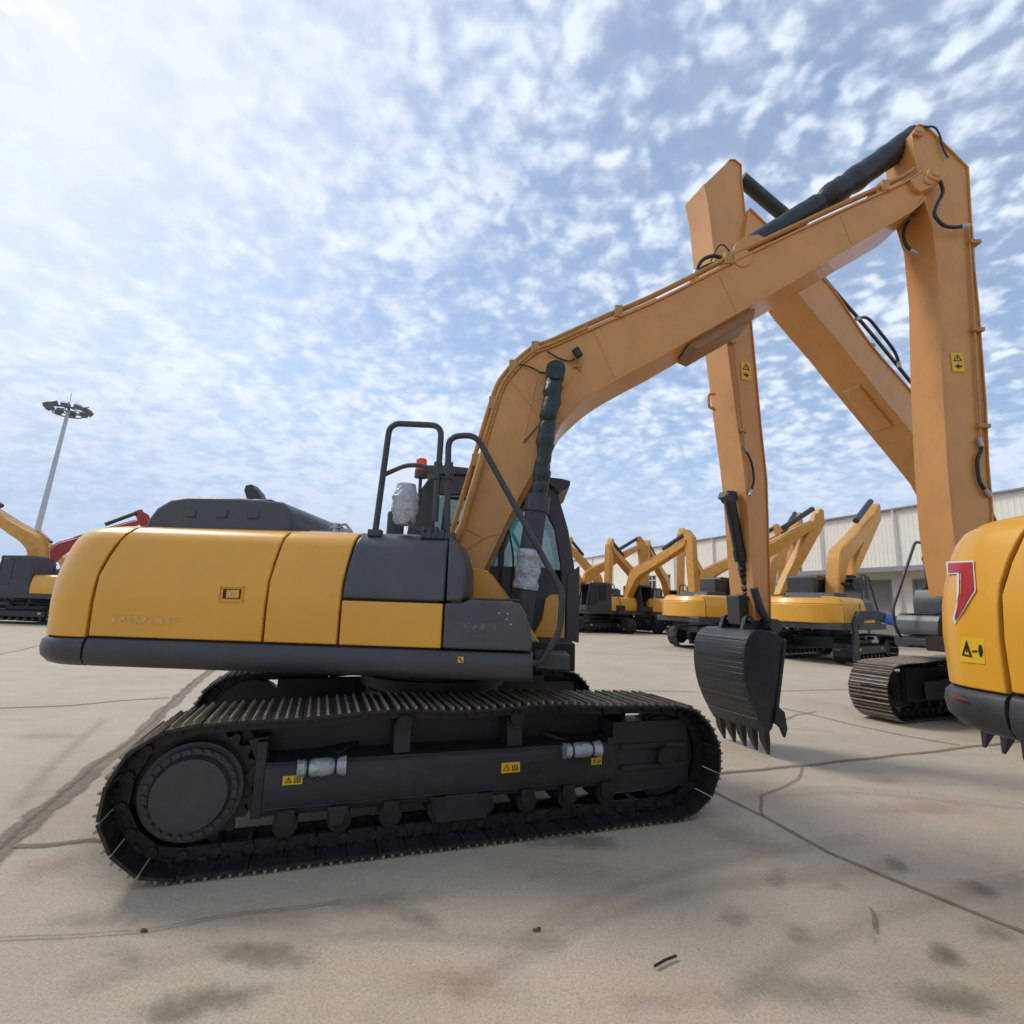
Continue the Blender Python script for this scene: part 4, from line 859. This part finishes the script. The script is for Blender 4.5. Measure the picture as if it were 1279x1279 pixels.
for k in range(10):
    t = k*pi/5+.2; c = T_ + Vector((cos(t)*R0*1.12, sin(t)*R0*1.12, .12)); M = Matrix.Translation(c) @ Matrix.Rotation(t, 4, 'Z') @ Matrix.Rotation(.55, 4, 'Y')
    m = MB(); m.box(-.30, .36, -.32, .32, -.16, .26, M); m.build('floodlight', LMPD, lm, bevel=.04)
for t in (2.9, -.2): 
    m = MB(); m.tube([T_+Vector((cos(t)*R0, sin(t)*R0, .15)), T_+Vector((cos(t)*R0*1.7, sin(t)*R0*1.7, .25))], .05, 6); m.build('side_arm', LMPD, lm)

# ================================================================ ground
def ground_mat():
    m = bpy.data.materials.new('concrete'); m.use_nodes = True; nt = m.node_tree; b = nt.nodes['Principled BSDF']; L = nt.links.new
    g = N(nt, 'ShaderNodeNewGeometry'); pos = g.outputs['Position']
    def noise(sc, det=6, rough=.6, vec=None, dist=0):
        n = N(nt, 'ShaderNodeTexNoise'); n.inputs['Scale'].default_value = sc; n.inputs['Detail'].default_value = det; n.inputs['Roughness'].default_value = rough; n.inputs['Distortion'].default_value = dist; L(vec or pos, n.inputs['Vector']); return n.outputs['Fac']
    def ramp(f, stops):
        r = N(nt, 'ShaderNodeValToRGB'); e = r.color_ramp.elements; e[0].position, e[0].color = stops[0][0], (*stops[0][1], 1); e[1].position, e[1].color = stops[-1][0], (*stops[-1][1], 1)
        for p, c in stops[1:-1]: k = e.new(p); k.color = (*c, 1)
        L(f, r.inputs['Fac']); return r.outputs['Color']
    def mr(f, a, b_, c=0, d=1):
        r = N(nt, 'ShaderNodeMapRange'); L(f, r.inputs['Value'])
        for k, v in (('From Min', a), ('From Max', b_), ('To Min', c), ('To Max', d)): r.inputs[k].default_value = v
        return r.outputs['Result']
    def mix(f, A, B, bt='MIX'):
        x = N(nt, 'ShaderNodeMix', data_type='RGBA', blend_type=bt)
        for k, v in (('Factor', f), ('A', A), ('B', B)):
            if isinstance(v, (tuple, float)): x.inputs[k].default_value = (*v, 1) if isinstance(v, tuple) else v
            else: L(v, x.inputs[k])
        return x.outputs['Result']
    base = ramp(noise(.55, 8, .65), [(.30, (.48, .395, .285)), (.5, (.55, .455, .335)), (.72, (.615, .52, .39))])
    c = mix(mr(noise(.16, 4, .5), .4, .65, 0, .55), base, (.57, .47, .35))
    c = mix(mr(noise(1.7, 8, .7, dist=.6), .53, .76, 0, .5), c, (.31, .27, .21))               # dusty mottling
    c = mix(mr(noise(.9, 6, .7), .58, .78, 0, .35), c, (.40, .37, .24))                      # faint greenish
    mp = N(nt, 'ShaderNodeMapping'); mp.inputs['Rotation'].default_value = (0, 0, .5); mp.inputs['Scale'].default_value = (.35, 6, 1); L(pos, mp.inputs['Vector'])
    c = mix(mr(noise(1.3, 7, .7, mp.outputs['Vector']), .52, .75, 0, .28), c, (.58, .52, .43))     # trowel streaks
    mp2 = N(nt, 'ShaderNodeMapping'); mp2.inputs['Rotation'].default_value = (0, 0, -.15); mp2.inputs['Scale'].default_value = (.25, 5, 1); L(pos, mp2.inputs['Vector'])
    c = mix(mr(noise(.8, 6, .7, mp2.outputs['Vector']), .5, .75, 0, .35), c, (.38, .32, .225))
    c = mix(mr(noise(16, 7, .8), .48, .68, 0, .38), c, (.38, .31, .215)); sp = noise(70, 3, .8); c = mix(mr(sp, .42, .66, .0, .5), c, (.22, .185, .13)); c = mix(mr(noise(120, 2, .8), .56, .70, 0, .6), c, (.72, .65, .52)); c = mix(mr(noise(33, 6, .8), .54, .70, 0, .35), c, (.60, .54, .42))
    L(c, b.inputs['Base Color']); b.inputs['Specular IOR Level'].default_value = .3
    L(mr(noise(2.5, 5), .3, .7, .62, .88), b.inputs['Roughness'])
    bp = N(nt, 'ShaderNodeBump'); bp.inputs['Strength'].default_value = .5; bp.inputs['Distance'].default_value = .01
    a = N(nt, 'ShaderNodeMath', operation='ADD'); L(noise(60, 5, .75), a.inputs[0]); L(noise(6, 6, .7), a.inputs[1]); L(a.outputs[0], bp.inputs['Height']); L(bp.outputs['Normal'], b.inputs['Normal'])
    return m
m = MB(); m.add([(-900, -900, 0), (900, -900, 0), (900, 900, 0), (-900, 900, 0)], [(0, 1, 2, 3)]); gr = m.build('ground', ground_mat()); struct(gr)
def soft_mat(name, col, nscale, lo, hi, amt, rough=.9):
    """a thin residue sheet whose coverage follows its own 'edge' attribute broken up by noise"""
    m = bpy.data.materials.new(name); m.use_nodes = True; nt = m.node_tree; L = nt.links.new; b = nt.nodes['Principled BSDF']; b.inputs['Roughness'].default_value = rough
    at = N(nt, 'ShaderNodeAttribute', attribute_name='edge'); g = N(nt, 'ShaderNodeNewGeometry'); n = N(nt, 'ShaderNodeTexNoise'); n.inputs['Scale'].default_value = nscale; n.inputs['Detail'].default_value = 8; n.inputs['Roughness'].default_value = .7; L(g.outputs['Position'], n.inputs['Vector'])
    r = N(nt, 'ShaderNodeMath', operation='ADD'); L(at.outputs['Fac'], r.inputs[0]); L(n.outputs['Fac'], r.inputs[1])
    q = N(nt, 'ShaderNodeMapRange'); q.interpolation_type = 'SMOOTHSTEP'; q.inputs['From Min'].default_value = lo; q.inputs['From Max'].default_value = hi; q.inputs['To Max'].default_value = amt; L(r.outputs[0], q.inputs['Value'])
    n2 = N(nt, 'ShaderNodeTexNoise'); n2.inputs['Scale'].default_value = 30; n2.inputs['Detail'].default_value = 5; L(g.outputs['Position'], n2.inputs['Vector'])
    cr = N(nt, 'ShaderNodeValToRGB'); cr.color_ramp.elements[0].color = (*[c*.7 for c in col], 1); cr.color_ramp.elements[1].color = (*[c*1.3 for c in col], 1); cr.color_ramp.elements[0].position = .3; cr.color_ramp.elements[1].position = .7; L(n2.outputs['Fac'], cr.inputs['Fac']); L(cr.outputs['Color'], b.inputs['Base Color'])
    t = N(nt, 'ShaderNodeBsdfTransparent'); mx = N(nt, 'ShaderNodeMixShader'); o = nt.nodes['Material Output']; L(q.outputs['Result'], mx.inputs['Fac']); L(t.outputs[0], mx.inputs[1]); L(b.outputs[0], mx.inputs[2]); L(mx.outputs[0], o.inputs['Surface']); return m
def sheet(name, vs, fs, edge, m_, z):
    me = bpy.data.meshes.new(name); me.from_pydata([(x, y, z) for x, y in vs], [], fs); a = me.attributes.new('edge', 'FLOAT', 'POINT')
    for i, e in enumerate(edge): a.data[i].value = e
    me.materials.append(m_); o = bpy.data.objects.new(name, me); C.objects.link(o); o.visible_shadow = True; return struct(o)
JM = soft_mat('joint_filler', (.22, .175, .12), 18, .72, 1.25, .72); CM = soft_mat('crack_dark', (.20, .16, .11), 22, .82, 1.30, .55); JP = soft_mat('joint_patch', (.26, .215, .16), 5, .80, 1.25, .85)
SM = soft_mat('oil_stain', (.16, .145, .11), 13, .86, 1.25, .42); SG = soft_mat('green_stain', (.26, .26, .19), 12, .90, 1.35, .42); SR = soft_mat('rust_stain', (.40, .29, .20), 8, .90, 1.4, .30)
def strip(px, w, m_, z, name='ground_joint', wob=.012):
    pts = [ground_at(*p).xy for p in px]; d = []
    for a, b in zip(pts, pts[1:]):
        n = max(2, int((b-a).length/.12)); d += [a.lerp(b, i/n) for i in range(n)]
    d.append(pts[-1]); rr = random.Random(len(px)*7+int(px[0][0])); vs, ed, fs = [], [], []; off = 0
    for i, p in enumerate(d):
        t = (d[min(i+1, len(d)-1)] - d[max(i-1, 0)]).normalized(); n = Vector((-t.y, t.x)); off = off*.8 + rr.uniform(-wob, wob); c = p + n*off
        ww = w if not isinstance(w, (list, tuple)) else w[0] + (w[1]-w[0])*i/len(d)
        for k, e in ((-1, 0), (-.4, .75), (0, .8), (.4, .75), (1, 0)): vs.append(tuple(c+n*ww*k)); ed.append(e)
    for i in range(len(d)-1):
        for k in range(4): fs.append((i*5+k, i*5+k+1, (i+1)*5+k+1, (i+1)*5+k))
    return sheet(name, vs, fs, ed, m_, z)
def blot(px, py, rx, ry, m_, z, ang=0.0, name='ground_stain', amt=1.0):
    """ellipse given by photo radii, laid on the ground"""
    c = ground_at(px, py).xy; ex = (ground_at(px+rx*cos(ang), py+rx*sin(ang)).xy-c); ey = (ground_at(px-ry*sin(ang), py+ry*cos(ang)).xy-c)
    vs, ed, fs = [tuple(c)], [.75*amt], []; K = 28; Rn = 5
    for r in range(1, Rn+1):
        for k in range(K): t = 2*pi*k/K; f = r/Rn*1.25; vs.append(tuple(c + ex*cos(t)*f + ey*sin(t)*f)); ed.append(.75*amt*(1-(r/Rn)**1.5))
    for k in range(K): fs.append((0, 1+k, 1+(k+1) % K))
    for r in range(Rn-1):
        for k in range(K): a = 1+r*K; fs.append((a+k, a+K+k, a+K+(k+1) % K, a+(k+1) % K))
    return sheet(name, vs, fs, ed, m_, z)
zz = [.004]
def nz(): zz[0] += .0006; return zz[0]
strip([(-60, 1120), (10, 1052), (90, 985), (150, 938), (205, 890), (252, 846), (300, 812)], [.15, .11], JP, nz(), wob=.02)
strip([(-40, 1095), (20, 1043), (95, 978), (180, 912), (245, 850), (290, 815)], .028, JM, nz())
strip([(20, 1058), (60, 1056), (118, 1050)], .05, JM, nz()); strip([(115, 1052), (160, 1046)], .04, JM, nz())
strip([(-20, 886), (90, 882), (150, 876), (212, 872)], .045, JM, nz(), wob=.008); strip([(-20, 822), (30, 812), (52, 806)], .05, CM, nz())
strip([(885, 968), (940, 963), (1010, 957), (1100, 947), (1200, 935), (1330, 922)], .048, JM, nz())
strip([(885, 985), (912, 999), (960, 1022), (1040, 1069), (1100, 1094), (1200, 1136), (1340, 1192)], .026, JM, nz())
strip([(1000, 958), (999, 974), (978, 986), (954, 996), (955, 1020)], .022, CM, nz(), wob=.015)
strip([(955, 881), (1010, 892), (1065, 906), (1130, 920), (1200, 932)], .045, CM, nz()); strip([(968, 905), (1000, 893), (1020, 890)], .035, CM, nz())
strip([(720, 862), (870, 865)], .05, CM, nz()); strip([(975, 864), (1062, 862)], .05, CM, nz(), wob=.006); strip([(905, 880), (960, 880)], .04, CM, nz())
strip([(0, 1174), (90, 1170), (180, 1165), (240, 1152), (300, 1142), (370, 1136), (425, 1129)], .012, CM, nz(), wob=.008, name='ground_crack')
strip([(700, 815), (900, 822), (1060, 815)], .06, CM, nz()); strip([(1088, 1137), (1090, 1152), (1089, 1165)], .014, JM, nz(), name='ground_crack')
for a in [(330, 1195, 110, 26, SM, .05), (250, 1255, 130, 28, SM, -.2), (210, 1272, 70, 18, SG, 0), (690, 1052, 80, 22, SG, .1), (740, 1055, 60, 16, SM, .1), (970, 1097, 28, 26, SG, .4), (918, 1148, 34, 22, SG, .2), (994, 1168, 32, 20, SG, .15), (1218, 1110, 38, 10, SM, .25), (1235, 1118, 30, 16, SG, .3),
          (1118, 1082, 30, 12, SM, .4), (1175, 1195, 42, 18, SM, .4), (1180, 1192, 46, 24, SG, .4), (1040, 1108, 26, 10, SR, .2), (1240, 1165, 60, 22, SG, .2), (1088, 1174, 8, 14, SG, 0), (120, 1150, 90, 20, SG, 0), (480, 1130, 120, 20, SG, -.1), (60, 1085, 70, 26, SR, -.2), (330, 1150, 160, 30, SR, 0), (700, 1090, 160, 34, SR, .1), (930, 1050, 120, 30, SR, .3), (1150, 1010, 140, 20, SR, 0), (560, 1230, 150, 40, SR, .1), (820, 1250, 140, 30, SR, -.1), (1000, 1240, 140, 36, SG, .1), (1180, 1250, 100, 26, SM, .1), (520, 1150, 40, 14, SM, .2), (140, 960, 60, 14, SR, -.3), (60, 920, 80, 8, SR, 0), (150, 1195, 60, 18, SG, .1), (820, 930, 60, 8, SG, 0), (1100, 975, 60, 8, SR, .1), (855, 1000, 60, 14, SG, -.1)]:
    blot(a[0], a[1], a[2], a[3], a[4], nz(), a[5])
TM = soft_mat('tyre_scuff', (.27, .23, .17), 26, .98, 1.45, .26)
for a in ([(640, 1180), (760, 1120), (900, 1080), (1080, 1050)], [(560, 1240), (720, 1160), (900, 1110), (1120, 1085)], [(80, 1240), (260, 1190), (480, 1170), (700, 1180)], [(900, 1260), (1000, 1190), (1150, 1130), (1290, 1100)], [(20, 1010), (60, 960), (130, 900)], [(920, 1000), (1060, 990), (1279, 1010)], [(720, 905), (860, 900), (1040, 915)]):
    ch = smooth_chain(a, 4); strip(ch, .10, TM, nz(), name='tyre_scuff', wob=.01)
# small litter
p0, p1 = ground_at(818, 1212), ground_at(845, 1199); c = (p0+p1)/2; so = MB(); so.tube([(p0.x-c.x, p0.y-c.y, .012), (0, .003, .014), (p1.x-c.x, p1.y-c.y, .012)], .006, 6); o = so.build('stick_scrap', WOOD, loc=(c.x, c.y, 0.004)); tag(o, 'short black stick lying alone on the concrete in the lower right', 'stick')
p0 = ground_at(671, 1164); so = MB(); so.box(-.02, .015, -.008, .01, 0, .008); so.box(0, .02, -.004, .014, .002, .012); o = so.build('debris_chip', WOOD, loc=(p0.x, p0.y, .003), bevel=.002); tag(o, 'tiny dark chip on the concrete below the crawler track', 'debris')
p0 = ground_at(180, 1164); so = MB(); so.box(-.016, .016, -.006, .008, 0, .007); so.box(-.01, .01, -.009, .003, .002, .011); o = so.build('debris_chip', WOOD, loc=(p0.x, p0.y, .003), bevel=.002); tag(o, 'tiny dark chip on the long hairline crack at lower left', 'debris')

# ================================================================ sky, sun, camera
SUN_AZ, SUN_EL = radians(-62), radians(48)       # azimuth from +Y (view direction), negative = left
w = bpy.data.worlds.new('World'); bpy.context.scene.world = w; w.use_nodes = True; nt = w.node_tree; L = nt.links.new
for n in list(nt.nodes): nt.nodes.remove(n)
out = N(nt, 'ShaderNodeOutputWorld'); sky = N(nt, 'ShaderNodeTexSky', sky_type='NISHITA'); sky.sun_disc = False; sky.sun_elevation = SUN_EL; sky.sun_rotation = SUN_AZ; sky.dust_density = 1.0; sky.air_density = 1.0; sky.ozone_density = 1.3
tc = N(nt, 'ShaderNodeTexCoord'); sep = N(nt, 'ShaderNodeSeparateXYZ'); L(tc.outputs['Generated'], sep.inputs[0])
def M_(op, a, b=None, c=None):
    n = N(nt, 'ShaderNodeMath', operation=op)
    for i, v in enumerate((a, b, c)):
        if v is None: continue
        if isinstance(v, (int, float)): n.inputs[i].default_value = v
        else: L(v, n.inputs[i])
    return n.outputs[0]
zc = M_('MAXIMUM', sep.outputs['Z'], 0.0); den = M_('ADD', zc, .26)
cx_ = M_('DIVIDE', sep.outputs['X'], den); cy_ = M_('DIVIDE', sep.outputs['Y'], den); cmb = N(nt, 'ShaderNodeCombineXYZ'); L(cx_, cmb.inputs[0]); L(cy_, cmb.inputs[1])
def wn(scale, det, rough, dist=0, rot=0, sc=(1, 1, 1), loc=(0, 0, 0)):
    mp = N(nt, 'ShaderNodeMapping'); mp.inputs['Rotation'].default_value = (0, 0, rot); mp.inputs['Scale'].default_value = sc; mp.inputs['Location'].default_value = loc; L(cmb.outputs[0], mp.inputs[0])
    n = N(nt, 'ShaderNodeTexNoise'); n.inputs['Scale'].default_value = scale; n.inputs['Detail'].default_value = det; n.inputs['Roughness'].default_value = rough; n.inputs['Distortion'].default_value = dist; L(mp.outputs[0], n.inputs['Vector']); return n.outputs['Fac']
def mrw(v, a, b, c=0.0, d=1.0, it='SMOOTHSTEP'):
    n = N(nt, 'ShaderNodeMapRange'); n.interpolation_type = it; L(v, n.inputs['Value'])
    for k, q in (('From Min', a), ('From Max', b), ('To Min', c), ('To Max', d)): n.inputs[k].default_value = q
    return n.outputs['Result']
big = wn(.9, 4, .55, .3, .4, loc=(3.1, 1.7, 0)); cellA = wn(21, 3, .5, .1, .5); mid = wn(8, 4, .5, .2, .8, (1, .9, 1), (2, 5, 0)); fine = wn(48, 4, .6, .2); wisp = wn(2.2, 7, .62, .9, -.35, (1, 1.8, 1), (1.3, 0, 0))
wv = N(nt, 'ShaderNodeVectorMath', operation='ADD'); nc = N(nt, 'ShaderNodeTexNoise'); nc.inputs['Scale'].default_value = 9; nc.inputs['Detail'].default_value = 3; L(cmb.outputs[0], nc.inputs['Vector']); sc_ = N(nt, 'ShaderNodeVectorMath', operation='SCALE'); sc_.inputs['Scale'].default_value = .16; L(nc.outputs['Color'], sc_.inputs[0]); L(cmb.outputs[0], wv.inputs[0]); L(sc_.outputs[0], wv.inputs[1])
vo = N(nt, 'ShaderNodeTexVoronoi', feature='SMOOTH_F1'); vo.inputs['Scale'].default_value = 19; vo.inputs['Smoothness'].default_value = .6; L(wv.outputs[0], vo.inputs['Vector'])
cell = M_('ADD', M_('MULTIPLY', cellA, .55), M_('MULTIPLY', M_('SUBTRACT', 1.0, vo.outputs['Distance']), .38))
rightness = mrw(M_('ADD', sep.outputs['X'], M_('MULTIPLY', sep.outputs['Z'], .55)), .0, .9)
puff = M_('MULTIPLY', M_('SUBTRACT', cell, .50), M_('MULTIPLY', M_('ADD', M_('MULTIPLY', rightness, .75), .50), mrw(sep.outputs['Z'], .03, .42, .35, 1.0)))
dens = M_('ADD', M_('ADD', M_('MULTIPLY', big, .36), M_('MULTIPLY', mid, .26)), M_('MULTIPLY', wisp, .30)); dens = M_('ADD', M_('ADD', dens, puff), M_('MULTIPLY', fine, .10)); dens = M_('ADD', dens, .12)
dens = M_('SUBTRACT', dens, M_('MULTIPLY', rightness, .015))
low = mrw(sep.outputs['Z'], .02, .46, .24, 0.0); dens = M_('ADD', dens, low)
vd0 = N(nt, 'ShaderNodeVectorMath', operation='DOT_PRODUCT'); L(tc.outputs['Generated'], vd0.inputs[0]); vd0.inputs[1].default_value = Vector((sin(SUN_AZ)*cos(SUN_EL), cos(SUN_AZ)*cos(SUN_EL), sin(SUN_EL)))
cov = mrw(M_('ADD', dens, mrw(vd0.outputs['Value'], .6, 1.0, 0, .10)), .50, .80, .34, 1.0)
shade = mrw(M_('ADD', M_('MULTIPLY', M_('ADD', cell, mid), .42), M_('MULTIPLY', big, .3)), .42, .68)
hz = mrw(sep.outputs['Z'], .0, .5)
ramp = N(nt, 'ShaderNodeMix', data_type='RGBA'); ramp.inputs['A'].default_value = (.46, .59, .81, 1); ramp.inputs['B'].default_value = (.77, .85, .97, 1); L(shade, ramp.inputs['Factor'])
# brighter veil towards the upper left where the sun sits behind the cloud
vd = N(nt, 'ShaderNodeVectorMath', operation='DOT_PRODUCT'); L(tc.outputs['Generated'], vd.inputs[0]); sd = Vector((sin(SUN_AZ)*cos(SUN_EL), cos(SUN_AZ)*cos(SUN_EL), sin(SUN_EL))); vd.inputs[1].default_value = sd
glow = mrw(vd.outputs['Value'], .65, 1.1); gl = N(nt, 'ShaderNodeMix', data_type='RGBA'); gl.inputs['B'].default_value = (.90, .90, .96, 1); L(ramp.outputs['Result'], gl.inputs['A']); L(M_('MULTIPLY', glow, .45), gl.inputs['Factor'])
hzc = N(nt, 'ShaderNodeMix', data_type='RGBA'); hzc.inputs['A'].default_value = (.47, .57, .76, 1); L(gl.outputs['Result'], hzc.inputs['B']); L(mrw(sep.outputs['Z'], -.05, .38), hzc.inputs['Factor'])
bgs = N(nt, 'ShaderNodeBackground'); bgs.inputs['Strength'].default_value = .15; L(sky.outputs[0], bgs.inputs['Color'])
bgc = N(nt, 'ShaderNodeBackground'); bgc.inputs['Strength'].default_value = 1.0; L(hzc.outputs['Result'], bgc.inputs['Color'])
mx = N(nt, 'ShaderNodeMixShader'); L(cov, mx.inputs['Fac']); L(bgs.outputs[0], mx.inputs[1]); L(bgc.outputs[0], mx.inputs[2]); L(mx.outputs[0], out.inputs['Surface'])
sl = bpy.data.lights.new('sun', 'SUN'); sl.energy = 1.7; sl.angle = radians(15); sl.color = (1, .95, .87); so = bpy.data.objects.new('sun', sl); C.objects.link(so); so.rotation_euler = (-sd).to_track_quat('-Z', 'Y').to_euler(); so.location = (0, 0, 30)
cd = bpy.data.cameras.new('camera'); cam = bpy.data.objects.new('camera', cd); C.objects.link(cam); bpy.context.scene.camera = cam
cd.sensor_width = 36; cd.sensor_fit = 'HORIZONTAL'; cd.lens = 36*F_PX/1279; cd.clip_start = .05; cd.clip_end = 3000
Rm = Matrix((RT, UPV, -FW)).transposed().to_4x4(); cam.matrix_world = Matrix.Translation((0, 0, CAM_H)) @ Rm
sc = bpy.context.scene; sc.render.engine = 'CYCLES'; sc.render.resolution_x = sc.render.resolution_y = 1024
sc.view_settings.view_transform = 'Standard'; sc.view_settings.look = 'None'; sc.view_settings.exposure = 0.14; sc.view_settings.gamma = 1
